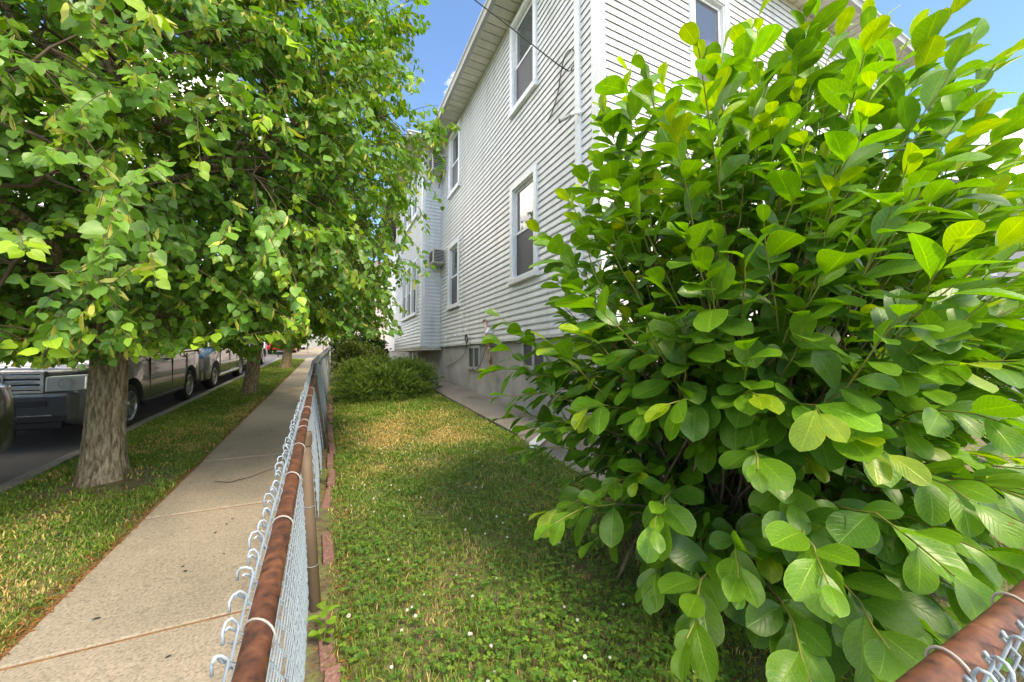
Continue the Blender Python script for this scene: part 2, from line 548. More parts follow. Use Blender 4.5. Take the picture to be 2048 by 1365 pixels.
def slab(name, x0, x1, y0, y1, zf, th, mat, parent, jit=0.0, nx=3, ny=3, cut=None):
    mb = MB()
    xs = np.linspace(x0, x1, nx); ys = np.linspace(y0, y1, ny)
    b = 0.005
    tx = random.uniform(-jit, jit); ty = random.uniform(-jit, jit)
    top = [(x, y, zf(x, y) + tx * (x - x0) + ty * (y - y0)) for y in ys for x in xs]
    k = nx
    F = [(j * k + i, j * k + i + 1, (j + 1) * k + i + 1, (j + 1) * k + i) for j in range(ny - 1) for i in range(nx - 1)]
    ring = [j for j in range(nx)] + [j * k + nx - 1 for j in range(1, ny)] + [(ny - 1) * k + j for j in range(nx - 2, -1, -1)] + [j * k for j in range(ny - 2, 0, -1)]
    V = list(top)
    cx, cy = (x0 + x1) / 2, (y0 + y1) / 2
    o1 = len(V)
    for i in ring:
        x, y, z = top[i]
        V.append((x + b * np.sign(round(x - cx, 5)) * (abs(x - cx) > (x1 - x0) / 2 - 1e-6), y + b * np.sign(round(y - cy, 5)) * (abs(y - cy) > (y1 - y0) / 2 - 1e-6), z - b))
    o2 = len(V)
    for i in range(len(ring)):
        x, y, z = V[o1 + i]
        V.append((x, y, z - th))
    m = len(ring)
    for i in range(m):
        j = (i + 1) % m
        F.append((ring[j], ring[i], o1 + i, o1 + j))
        F.append((o1 + j, o1 + i, o2 + i, o2 + j))
    mb.add(V, F)
    return mb.build(name, mat, parent)


for k in range(-3, 16):
    y0, y1 = J0 + k * JP, J0 + (k + 1) * JP
    slab('slab', -1.258, -0.142, y0 + 0.012 + random.uniform(0, 0.004), y1 - 0.012, lambda x, y: gz(y) + 0.004, 0.10, M['walk'], sidewalk, 0.004)
joint_bed = sheet('joint_bed', [-1.29, -0.12], [-3, 12, 24.4], lambda x, y: gz(y) - 0.006, noise_mat('joint_dirt', [(0.35, (0.15, 0.06, 0.022)), (0.55, (0.26, 0.13, 0.05)), (0.7, (0.12, 0.11, 0.04))], scale=25, rough=0.95), sidewalk)

# kerb stones
curb = tag(empty('curb', (0, 0, 0)), kind='structure')
for k in range(-2, 11):
    y0 = -1.1 + k * 2.45
    slab('curb_stone', -2.685, -2.565, y0, min(y0 + 2.434, 24.5), lambda x, y: gz(y) + 0.006 + (x + 2.62) * 0.06, 0.2, M['curb'], curb, 0.004)
# far corner: concrete apron with its kerb return, then the pavement beyond the side street
apron = tag(empty('corner_apron', (0, 0, 0)), kind='structure')
slab('slab', -2.62, -0.13, 23.0, 24.5, lambda x, y: gz(y) + 0.002, 0.12, M['walk'], apron)
far_walk = tag(empty('far_sidewalk', (0, 0, 0)), kind='structure')
for k in range(9):
    slab('slab', -2.9, 0.6, 30.1 + k * 3.0, 33.07 + k * 3.0, lambda x, y: gz(y) + 0.0, 0.12, M['walk'], far_walk, 0.001)
line = sheet('crosswalk_line', [-2.6, 0.2], [24.75, 25.15], lambda x, y: street_z(y) - 0.110, plain('white_road_paint', (0.62, 0.62, 0.6), 0.8))
tag(line, kind='structure')

# narrow concrete path along the house
path = tag(empty('garden_path', (0, 0, 0)), kind='structure')


def path_z(x, y):
    t = (x - 2.3) / 0.7
    return (0.135 + 0.054 * y) * (1 - t) + (0.235 + 0.0505 * y) * t


for (y0, y1, lift) in ((4.62, 8.3, 0.0), (8.32, 11.9, 0.0)):
    slab('slab', 2.33, 2.985, y0, y1, lambda x, y: path_z(x, y), 0.16, M['path'], path, 0.0, 4, 8)
slab('slab', 2.30, 2.985, 2.9, 4.59, lambda x, y: path_z(x, y) - 0.035, 0.16, M['path'], path, 0.0, 4, 5)
slab('slab', 3.0, 6.6, 2.2, 3.42, lambda x, y: path_z(2.985, y) - 0.05, 0.16, M['path'], path, 0.0, 4, 4)


# ------------------------------------------------------------------ the house
HX, HY = 3.0, 3.65                 # street-side wall plane, front wall plane
ZS, ZE = 1.775, 7.87               # bottom of the siding, soffit
EXP = 0.1095
house = tag(empty('house', (HX, HY, 0.4)), 'two storey white vinyl sided house on a grey stucco foundation', 'house')
HO = Vector((HX, HY, 0.4))
house_inv = Matrix.Translation(-HO)


def child(o, p):
    """parent while keeping world coordinates that were written into the mesh"""
    o.parent = p
    w = Vector((0, 0, 0))
    q = p
    while q is not None:
        w += q.location
        q = q.parent
    o.location = o.location - w
    return o


class Wall:
    """frame of a wall: s along it, o outwards, z up"""
    def __init__(s, name, org, ds, do, length, z0, z1):
        s.org, s.ds, s.do = Vector(org), Vector(ds), Vector(do)
        s.L, s.z0, s.z1 = length, z0, z1
        mb = MB()
        a = s.P(0, -0.16, z0); b_ = s.P(length, -0.16, z0)
        a2 = s.P(0, -0.30, z0); b2 = s.P(length, -0.30, z0)
        up = Vector((0, 0, z1 - z0))
        p = [a, b_, b2, a2]
        mb.hexa([*p, *[q + up for q in p]])
        s.o = child(mb.build(name, M['siding']), house)
        s.cache = {}

    def P(s, a, o, z):
        return s.org + s.ds * a + s.do * o + Vector((0, 0, z))

    def siding(s, opens):
        n = int(math.ceil((s.z1 - s.z0) / EXP))
        for i in range(n):
            za, zb = s.z0 + i * EXP, min(s.z0 + (i + 1) * EXP, s.z1)
            cuts = sorted(set([0.0, s.L] + [v for o in opens for v in (o[0], o[1]) if 0 < v < s.L]))
            runs = []
            for a, b in zip(cuts[:-1], cuts[1:]):
                mid = (a + b) / 2
                ca, cb = za, zb
                for o in opens:
                    if o[0] < mid < o[1]:
                        if o[2] <= ca and o[3] >= cb: ca = cb
                        elif o[2] <= ca < o[3]: ca = o[3]
                        elif o[2] < cb <= o[3]: cb = o[2]
                if cb - ca < 0.008: continue
                if runs and runs[-1][1] == a and runs[-1][2:] == (ca, cb):
                    runs[-1] = (runs[-1][0], b, ca, cb)
                else:
                    runs.append((a, b, ca, cb))
            # panels butt at staggered seams
            js = [1.3 + 2.2 * ((i // 2 * 7) % 3) / 3 + 3.6 * q for q in range(3)]
            cut = []
            for (a, b, ca, cb) in runs:
                ps = [a] + [j for j in js if a + 0.4 < j < b - 0.4] + [b]
                cut += [(p + (0.0015 if p != a else 0), q, ca, cb) for p, q in zip(ps[:-1], ps[1:])]
            for (a, b, ca, cb) in cut:
                t0, t1 = (ca - za) / EXP, (cb - za) / EXP
                key = (round(b - a, 4), round(t0, 3), round(t1, 3))
                if key not in s.cache:
                    oa, ob = 0.022 - 0.018 * t0, 0.022 - 0.018 * t1
                    l = b - a; h = cb - ca
                    q = lambda u, o, z: s.ds * u + s.do * o + Vector((0, 0, z))
                    mb = MB()
                    # rolled lower lip, then the flat of the board
                    prof = [(0.001, 0.006), (oa - 0.004, 0.006), (oa - 0.003, -0.003), (oa, -0.003), (oa + 0.001, min(0.02, h * 0.4)), (ob, h), (0.001, h)] if h > 0.05 else [(0.001, 0.0), (oa - 0.004, 0.0), (oa, 0.003), (ob, h), (0.001, h)]
                    k = len(prof)
                    V = [q(0, o, z) for o, z in prof] + [q(l, o, z) for o, z in prof]
                    F = [(j, (j + 1) % k, k + (j + 1) % k, k + j) for j in range(k)] + [tuple(range(k))[::-1], tuple(range(k, 2 * k))]
                    mb.add(V, F)
                    s.cache[key] = mb.mesh('siding_board', M['siding'])
                o_ = bpy.data.objects.new('siding_board', s.cache[key])
                COL.objects.link(o_)
                o_.location = s.P(a, random.uniform(0, 0.0012), ca)
                child(o_, s.o)

    def bar(s, a0, a1, o0, o1, z0, z1, mb=None):
        mb = mb or MB()
        p = [s.P(a0, o0, z0), s.P(a1, o0, z0), s.P(a1, o1, z0), s.P(a0, o1, z0)]
        mb.hexa([*p, *[q + Vector((0, 0, z1 - z0)) for q in p]])
        return mb

    def window(s, a0, a1, z0, z1, lower='screen', cas=0.10, label=None):
        """double hung window: casing, sill, two sashes with panes"""
        wn_ = empty('window', s.P((a0 + a1) / 2, 0, z0))
        child(wn_, house)
        fr = MB()
        for (x0, x1, y0, y1) in ((a0, a0 + cas, z0, z1), (a1 - cas, a1, z0, z1), (a0 + cas, a1 - cas, z1 - cas, z1)):
            s.bar(x0, x1, -0.03, 0.055, y0, y1, fr)
        c = child(fr.build('casing', M['trim']), wn_); bevel(c, 0.006)
        sl = s.bar(a0 - 0.015, a1 + 0.015, -0.03, 0.085, z0 - 0.035, z0 + 0.07)
        bevel(child(sl.build('sill', M['trim']), wn_), 0.008)
        i0, i1, b0, b1 = a0 + cas, a1 - cas, z0 + 0.07, z1 - cas
        zm = (b0 + b1) / 2
        # side liners of the recess
        rl = MB()
        s.bar(i0, i0 + 0.025, -0.12, 0.03, b0, b1, rl); s.bar(i1 - 0.025, i1, -0.12, 0.03, b0, b1, rl)
        s.bar(i0 + 0.025, i1 - 0.025, -0.12, 0.03, b1 - 0.02, b1, rl)
        child(rl.build('jamb', M['trim']), wn_)
        j0, j1, jt = i0 + 0.027, i1 - 0.027, b1 - 0.022
        for nm, q0, q1, d in (('upper_sash', zm - 0.02, jt, -0.02), ('lower_sash', b0 + 0.002, zm + 0.02, -0.055)):
            sh = MB()
            w = 0.045
            s.bar(j0, j0 + w, d - 0.03, d, q0, q1, sh); s.bar(j1 - w, j1, d - 0.03, d, q0, q1, sh)
            s.bar(j0 + w, j1 - w, d - 0.03, d, q0, q0 + w, sh); s.bar(j0 + w, j1 - w, d - 0.03, d, q1 - w, q1, sh)
            so = child(sh.build(nm, M['trim']), wn_)
            child(s.bar(j0 + w - 0.004, j1 - w + 0.004, d - 0.02, d - 0.014, q0 + w - 0.004, q1 - w + 0.004).build('pane', M['glass']), so)
        if lower == 'screen':
            sc = MB()
            s.bar(j0 + 0.012, j1 - 0.012, -0.038, -0.034, b0 + 0.02, zm - 0.022, sc)
            child(sc.build('insect_screen', M['screen']), wn_)
            # a pale curtain hangs behind part of the screen
        child(s.bar(i0, i1, -0.145, -0.14, b0, b1).build('curtain', M['curtain']), wn_)
        return wn_


def glass_mat():
    m, n, l, b = new_mat('window_glass')
    t = n.new('ShaderNodeTexCoord')
    no = n.new('ShaderNodeTexNoise'); no.inputs['Scale'].default_value = 1.3
    l.new(t.outputs['Object'], no.inputs['Vector'])
    bp = n.new('ShaderNodeBump'); bp.inputs['Strength'].default_value = 0.04; bp.inputs['Distance'].default_value = 0.05
    l.new(no.outputs[0], bp.inputs['Height']); l.new(bp.outputs[0], b.inputs['Normal'])
    b.inputs['Base Color'].default_value = (0.10, 0.11, 0.12, 1)
    b.inputs['Roughness'].default_value = 0.02
    b.inputs['Specular IOR Level'].default_value = 0.9
    b.inputs['Coat Weight'].default_value = 0.6
    b.inputs['Coat Roughness'].default_value = 0.0
    b.inputs['Alpha'].default_value = 0.72
    return m


M['glass'] = glass_mat()

YB = 11.24                                     # where the projecting bay begins
BX = 2.42                                      # its street face
# wall frames: s runs so that outward is to the left when looking along it
side = Wall('side_wall', (HX, HY, 0), (0, 1, 0), (-1, 0, 0), YB - HY, ZS, ZE)
W_side = [(5.20 - HY, 6.21 - HY, 2.80, 4.62), (5.20 - HY, 6.21 - HY, 5.98, 7.78), (9.33 - HY, 10.33 - HY, 2.80, 4.60), (9.33 - HY, 10.33 - HY, 6.02, 7.82)]
side.siding(W_side + [(0.0, 0.0001, 0, 0)])
front = Wall('front_wall', (HX, HY, 0), (1, 0, 0), (0, -1, 0), 8.0, ZS, ZE)
W_front = [(1.68, 2.58, 5.15, 7.10), (1.68, 2.58, 2.30, 4.05), (5.63, 6.55, 5.55, 7.20), (5.63, 6.55, 2.30, 4.05)]
front.siding(W_front)
bay_face = Wall('bay_end_wall', (BX, YB, 0), (1, 0, 0), (0, -1, 0), HX - BX, ZS - 0.02, ZE)
bay_face.siding([])
bay = Wall('bay_side_wall', (BX, YB, 0), (0, 1, 0), (-1, 0, 0), 5.2, ZS - 0.02, ZE)
W_bay = [(0.62, 1.50, 2.80, 4.60), (1.52, 2.40, 2.80, 4.60), (2.42, 3.30, 2.80, 4.60), (0.62, 1.50, 6.0, 7.7), (1.52, 2.40, 6.0, 7.7), (2.42, 3.30, 6.0, 7.7)]
bay.siding(W_bay)
for w in W_side: side.window(*w)
for w in W_front: front.window(*w)
for w in W_bay: bay.window(*w, cas=0.08)

# corner boards, drip strip, frieze and foundation
for nm, w_, a0, a1, o1 in (('corner_board', side, -0.028, 0.13, 0.026), ('corner_board', side, 0.36, 0.47, 0.05), ('corner_board', front, 0.0, 0.085, 0.0275), ('corner_board', bay_face, -0.026, 0.075, 0.024),
                           ('corner_board', bay, 0.0, 0.085, 0.0245), ('corner_board', front, 7.9, 8.02, 0.026)):
    o = w_.bar(a0, a1, 0.0015, o1, w_.z0 - 0.004, w_.z1 - 0.002).build(nm, M['trim'])
    child(o, house); bevel(o, 0.005)
for w_, nm in ((side, 'starter_strip'), (front, 'starter_strip'), (bay, 'starter_strip'), (bay_face, 'starter_strip')):
    o = w_.bar(0.14, w_.L - 0.08, 0.0, 0.018, w_.z0 - 0.028, w_.z0 - 0.001).build(nm, M['trim'])
    child(o, house)
fo = MB()
fo.box((HX + 0.045, HY + 0.05, -0.3), (HX + 0.2, 24, ZS - 0.002))
fo.box((HX + 0.2, HY + 0.05, -0.3), (10.95, HY + 0.25, ZS - 0.002))
fo.box((HX + 0.2, 24.0, -0.3), (10.95, 24.2, ZS - 0.002))
fo.box((10.75, HY + 0.25, -0.3), (10.95, 24.0, ZS - 0.002))
child(fo.build('foundation', M['stucco']), house)
child(MB().box((BX, YB + 0.001, ZS - 0.12), (HX + 0.04, YB + 5.2, ZS - 0.022)).build('bay_floor', M['soffit']), house)
child(MB().box((BX + 0.12, YB + 1.9, 0.4), (BX + 0.30, YB + 2.1, ZS - 0.121)).build('bay_post', M['trim']), house)
upper = MB()
upper.box((HX + 0.01, YB + 0.01, ZS), (HX + 0.14, 24, ZE))
upper.box((10.8, HY + 0.16, ZS), (11.0, 24.0, ZE)); upper.box((HX + 0.15, 23.8, ZS), (10.79, 24.0, ZE))
child(upper.build('rear_wall', M['siding']), house)

# basement windows
for (y0, y1, z0, z1) in ((7.92, 8.72, 1.20, 1.72), (5.02, 5.86, 1.28, 1.74)):
    bw = empty('basement_window', (HX + 0.045, (y0 + y1) / 2, z0))
    child(bw, house)
    mb = MB()
    t = 0.07
    x0, x1 = HX + 0.012, HX + 0.05
    mb.box((x0, y0, z0), (x1, y0 + t, z1)); mb.box((x0, y1 - t, z0), (x1, y1, z1)); mb.box((x0, y0 + t, z1 - t), (x1, y1 - t, z1)); mb.box((x0 - 0.02, y0 - 0.02, z0 - 0.05), (x1, y1 + 0.02, z0 + 0.02))
    mb.box((x0, (y0 + y1) / 2 - 0.03, z0 + 0.02), (x1, (y0 + y1) / 2 + 0.03, z1 - t))
    child(mb.build('frame', M['gutter']), bw)
    for (a, b) in ((y0 + t, (y0 + y1) / 2 - 0.03), ((y0 + y1) / 2 + 0.03, y1 - t)):
        child(MB().box((HX + 0.034, a, z0 + 0.02), (HX + 0.0445, b, z1 - t)).build('pane', M['screen']), bw)

# soffit of ribbed panels, fascia with gutter
soff = empty('soffit', (HX, HY, ZE)); child(soff, house)
OV = 0.46
SP = 0.20


def soffit_run(x0, x1, y0, y1, along):
    n = int(round(((y1 - y0) if along == 'y' else (x1 - x0)) / SP))
    for i in range(n):
        if along == 'y':
            a = y0 + i * (y1 - y0) / n; b = y0 + (i + 1) * (y1 - y0) / n
            mb = MB().box((x0, a + 0.009, ZE), (x1, b - 0.009, ZE + 0.02))
        else:
            a = x0 + i * (x1 - x0) / n; b = x0 + (i + 1) * (x1 - x0) / n
            mb = MB().box((a + 0.009, y0, ZE), (b - 0.009, y1, ZE + 0.02))
        child(mb.build('soffit_panel', M['soffit']), soff)


soffit_run(HX - OV, HX - 0.004, HY - OV, YB - OV, 'y')
soffit_run(HX + 0.0, 11.0 + OV, HY - OV, HY - 0.004, 'x')
soffit_run(BX - OV, BX - 0.004, YB - OV, YB + 5.0, 'y')
soffit_run(BX, HX - 0.004, YB - OV, YB - 0.004, 'x')
bk = MB()
bk.box((HX - OV, HY - OV, ZE + 0.021), (11.0 + OV, YB - OV, ZE + 0.04)); bk.box((BX - OV, YB - OV, ZE + 0.021), (11.0 + OV, 24.2, ZE + 0.04))
child(bk.build('soffit_backing', M['dark']), soff)
mb = MB()
mb.box((HX - 0.03, HY + 0.0, ZE - 0.05), (HX - 0.004, YB - 0.03, ZE - 0.003)); mb.box((HX + 0.0, HY - 0.03, ZE - 0.05), (11.0, HY - 0.004, ZE - 0.003))
child(mb.build('frieze_strip', M['soffit']), house)


def gutter(p0, p1, out):
    """K-style gutter with a rolled front edge"""
    p0, p1, out = Vector(p0), Vector(p1), Vector(out)
    prof = [(0.0, 0.0), (0.075, 0.0), (0.085, 0.03), (0.10, 0.06), (0.125, 0.085), (0.125, 0.115), (0.112, 0.12), (0.112, 0.108), (0.0, 0.100)]
    k = len(prof)
    V = [p + out * a + Vector((0, 0, z)) for p in (p0, p1) for a, z in prof]
    F = [(j, (j + 1) % k, k + (j + 1) % k, k + j) for j in range(k)] + [tuple(range(k))[::-1], tuple(range(k, 2 * k))]
    return MB().add(V, F)


gz0 = ZE - 0.005
for a, b, o in (((HX - OV - 0.002, HY - OV - 0.1, gz0), (HX - OV - 0.002, YB - OV - 0.1, gz0), (-1, 0, 0)), ((HX - OV - 0.1, HY - OV - 0.002, gz0), (11 + OV + 0.1, HY - OV - 0.002, gz0), (0, -1, 0)),
                ((BX - OV - 0.002, YB - OV - 0.1, gz0), (BX - OV - 0.002, YB + 5.2, gz0), (-1, 0, 0)), ((BX - OV - 0.1, YB - OV - 0.002, gz0), (HX - OV - 0.13, YB - OV - 0.002, gz0), (0, -1, 0))):
    child(gutter(a, b, o).build('gutter', M['gutter']), house)
# hip roof
rx0, rx1, ry0, ry1, rz = HX - OV - 0.06, 11 + OV + 0.06, HY - OV - 0.06, 24.3, ZE + 0.12
rm = (rx0 + rx1) / 2
hh = (rx1 - rx0) / 2 * 0.55
rf = MB().add([(rx0, ry0, rz), (rx1, ry0, rz), (rx1, ry1, rz), (rx0, ry1, rz), (rm, ry0 + 4.4, rz + hh), (rm, ry1 - 4.4, rz + hh)],
              [(0, 1, 4), (1, 2, 5, 4), (2, 3, 5), (3, 0, 4, 5), (0, 3, 2, 1)])
rf.add([(BX - OV - 0.06, YB - OV - 0.06, rz - 0.002), (rm, YB - OV - 0.06, rz + 0.4), (rm, YB + 5.2, rz + 0.4), (BX - OV - 0.06, YB + 5.2, rz - 0.002)], [(0, 1, 2, 3)])
child(rf.build('roof', M['roof']), house)
# small vents on the side wall
for (y, z, w) in ((10.33, 2.0, 0.08), (9.4, 2.01, 0.07), (7.13, 1.99, 0.13)):
    mb = MB()
    mb.box((HX - 0.035, y - w * 0.6, z - w * 0.6), (HX - 0.005, y + w * 0.6, z + w * 0.6))
    mb.hexa([(HX - 0.035 - w, y - w * .5, z - w * .5), (HX - 0.036, y - w * .5, z - w * .5), (HX - 0.036, y + w * .5, z - w * .5), (HX - 0.035 - w, y + w * .5, z - w * .5),
             (HX - 0.05 - w * .4, y - w * .5, z + w * .5), (HX - 0.036, y - w * .5, z + w * .5), (HX - 0.036, y + w * .5, z + w * .5), (HX - 0.05 - w * .4, y + w * .5, z + w * .5)])
    o = child(mb.build('vent_cap', M['trim']), house); bevel(o, 0.006)


# air conditioners
def air_con(x0, x1, z0, z1, label, bracket=False):
    ya, yb = YB - 0.50, YB - 0.024
    r = tag(empty('air_conditioner', ((x0 + x1) / 2, yb, z0)), label, 'air conditioner', 'air conditioners on the bay wall')
    o = child(MB().box((x0, ya, z0), (x1, yb, z1)).build('housing', M['ac']), r); bevel(o, 0.012)
    n = 9
    g = MB()
    g.box((x0 + 0.03, ya - 0.006, z0 + 0.03), (x1 - 0.03, ya - 0.001, z1 - 0.03))
    child(g.build('coil', M['dark']), r)
    for i in range(n):
        zz = z0 + 0.04 + (z1 - z0 - 0.08) * i / (n - 1)
        child(MB().box((x0 + 0.02, ya - 0.014, zz - 0.005), (x1 - 0.02, ya - 0.0065, zz + 0.005)).build('louvre', M['ac']), r)
    for yc in (ya + 0.06, ya + 0.25):
        child(MB().box((x0 - 0.006, yc, z0 + 0.06), (x0 - 0.001, yc + 0.16, z1 - 0.06)).build('side_vent', M['dark']), r)
    if bracket:
        for xx in (x0 + 0.05, x1 - 0.08):
            child(MB().tube([(xx, ya + 0.02, z0 - 0.012), (xx, yb - 0.01, z0 - 0.34)], 0.012).build('bracket', M['dark']), r)
    return r


air_con(2.62, 3.0 - 0.03, 4.22, 4.64, 'beige air conditioner sticking out of the bay wall at lower window height')
air_con(2.58, 3.0 - 0.03, 7.02, 7.50, 'beige air conditioner on brackets just under the roof eave', True)

# security camera
sc_ = tag(empty('security_camera', (HX - 0.03, 4.02, 4.75)), 'small white security camera on the siding near the house corner', 'camera')
child(MB().lathe([(0, 0.0), (0, 0.045), (-0.02, 0.045), (-0.035, 0.036), (-0.035, 0.0)], 18, 'x', (HX - 0.022, 4.02, 4.75)).build('base', M['trim'], smooth=False), sc_)
child(MB().tube([(HX - 0.055, 4.02, 4.75), (HX - 0.12, 4.04, 4.74), (HX - 0.15, 4.06, 4.72)], 0.018, 8).build('arm', M['trim']), sc_)
child(MB().tube([(HX - 0.12, 4.09, 4.745), (HX - 0.24, 4.19, 4.69)], 0.027, 12).build('body', M['gutter']), sc_)
child(MB().tube([(HX - 0.241, 4.191, 4.6895), (HX - 0.252, 4.20, 4.685)], 0.033, 12).build('lens', M['dark']), sc_)

# overhead cable with its loop, other cables
def cable(name, pts, r, label, mat='cable', n=5, cat='cable'):
    # Catmull-Rom through the points
    P_ = [Vector(p) for p in pts]
    out = []
    for i in range(len(P_) - 1):
        p0, p1, p2, p3 = P_[max(i - 1, 0)], P_[i], P_[i + 1], P_[min(i + 2, len(P_) - 1)]
        for k in range(8):
            t = k / 8
            out.append(0.5 * ((2 * p1) + (p2 - p0) * t + (2 * p0 - 5 * p1 + 4 * p2 - p3) * t * t + (3 * p1 - p0 - 3 * p2 + p3) * t ** 3))
    out.append(P_[-1])
    o = MB().tube(out, r, n).build(name, M[mat], smooth=True)
    return tag(o, label, cat)


cable('overhead_cable', [(-9.0, 7.2, 11.6), (-3.2, 5.85, 8.95), (0.6, 4.93, 7.0), (1.94, 4.61, 6.24), (2.9, 4.36, 5.63), (2.95, 4.17, 5.50), (2.96, 4.10, 5.60), (2.95, 4.16, 5.76), (2.95, 4.34, 5.80), (2.95, 4.45, 5.62), (2.95, 4.52, 5.40), (2.96, 4.68, 5.22), (2.965, 4.86, 5.12)],
      0.009, 'black overhead cable ending in a loop on the siding')
cable('white_cable', [(2.972, 9.06, 5.9), (2.972, 9.05, 5.0), (2.97, 9.04, 3.6), (2.972, 8.95, 2.4), (2.97, 8.72, 1.95)], 0.006, 'thin white cable running down the siding beside the small window', 'white_cable')
coil = []
for i in range(40):
    q = i * 0.75
    coil.append((2.93 + 0.012 * math.sin(q * 0.37), 8.60 + (0.07 + 0.012 * math.sin(q * 0.7)) * math.cos(q), 1.88 + (0.10 + 0.012 * math.cos(q * 0.5)) * math.sin(q)))
cable('cable_coil', coil, 0.006, 'black cable coiled up just above the foundation')
cable('drooping_cable', [(2.95, 8.62, 1.80), (3.0, 8.9, 1.55), (3.02, 9.6, 1.35), (3.02, 10.6, 1.15)], 0.007, 'black cable slanting across the stucco towards the bay')
cable('hanging_cable', [(2.98, 8.45, 1.78), (2.99, 8.5, 1.45), (2.98, 8.2, 1.12), (2.98, 7.75, 1.3), (2.97, 7.4, 1.62), (2.98, 6.8, 1.66), (2.98, 6.3, 1.72), (2.98, 5.9, 1.68), (2.98, 5.5, 1.74)], 0.007, 'black cable sagging in front of the small basement window')

# rusty downpipe stub, loose white gutter piece on the path
rp_ = tag(empty('rusty_pipe', (2.93, 7.0, 1.2)), 'short rusty flaking pipe fixed upright on the house wall', 'pipe')
child(MB().tube([(2.93, 7.40, 2.22), (2.93, 7.02, 1.26)], 0.036, 10).build('tube', M['rust_pipe'], smooth=True), rp_)
child(MB().tube([(2.93, 7.025, 1.27), (2.93, 6.99, 1.20), (2.90, 6.86, 1.185)], 0.043, 10).build('elbow', M['rust_pipe'], smooth=True), rp_)
child(MB().tube([(2.93, 7.40, 2.19), (2.93, 7.41, 2.24)], 0.047, 10).build('collar', M['rust_pipe'], smooth=True), rp_)
dp = MB()
a, b = Vector((2.22, 4.02, 0.345)), Vector((2.78, 4.42, 0.445))
dv = (b - a).normalized(); nx_ = Vector((dv.y, -dv.x, 0)).normalized() * 0.045
for sgn in (-1, 1):
    o_ = nx_ * sgn
    dp.hexa([a + o_ * 0.9, a + o_, b + o_, b + o_ * 0.9, a + o_ * 0.9 + Vector((0, 0, 0.06)), a + o_ + Vector((0, 0, 0.06)), b + o_ + Vector((0, 0, 0.06)), b + o_ * 0.9 + Vector((0, 0, 0.06))])
dp.hexa([a - nx_ * 0.9, a + nx_ * 0.9, b + nx_ * 0.9, b - nx_ * 0.9] + [p + Vector((0, 0, 0.005)) for p in (a - nx_ * 0.9, a + nx_ * 0.9, b + nx_ * 0.9, b - nx_ * 0.9)])
tag(dp.build('gutter_piece', M['trim']), 'loose white gutter piece lying across the path edge', 'gutter piece')


# ------------------------------------------------------------------ chain link fences
WP = 0.0355                                                # spacing of the woven wires
RAIL_H = 0.93


def rail_x(y):
    if y < 7.2: return -0.088 - 0.0172 * y - 0.0006 * y * y
    t = min(1, (y - 7.2) / 8)
    return -0.243 + 0.20 * t


def foot_x(y):
    return -0.045 if y < 7 else -0.045 + 0.02 * (y - 7) / 8


def wire_pts(flip, h, hook_dir, full=True, rs=None):
    """one zigzag wire of the fabric in (along, out, up): knuckled at the top"""
    st = 0.0355
    n = int(h / st)
    pts = []
    for i in range(n + 1):
        s = (1 if (i % 2) == flip else -1)
        z = h - (n - i) * st
        pts.append((s * WP * 0.53, s * 0.0035, z))
        if i < n:
            pass
    s = 1 if (n % 2) == flip else -1
    top = pts[-1]
    if not full:
        return pts + [(top[0] + s * 0.008, top[1] + 0.003 * hook_dir, top[2] + 0.010), (top[0] + s * 0.012, top[1] + 0.008 * hook_dir, top[2] + 0.006)]
    # knuckle: the end is bent outwards over its neighbour and points down
    rs = rs or random
    kx, ky, kz = rs.uniform(-0.9, 0.7), rs.uniform(0.35, 0.75), rs.uniform(0.35, 0.8)
    pts += [(top[0] - s * 0.006, top[1] + 0.002 * hook_dir * ky, top[2] + 0.018 * kz), (top[0] - s * 0.010 + 0.006 * kx, top[1] + 0.012 * hook_dir * ky, top[2] + 0.034 * kz),
            (top[0] - s * 0.012 + 0.012 * kx, top[1] + 0.026 * hook_dir * ky, top[2] + 0.034 * kz), (top[0] - s * 0.013 + 0.016 * kx, top[1] + 0.034 * hook_dir * ky, top[2] + 0.020 * kz), (top[0] - s * 0.014 + 0.018 * kx, top[1] + 0.035 * hook_dir * ky, top[2] - 0.006)]
    return pts


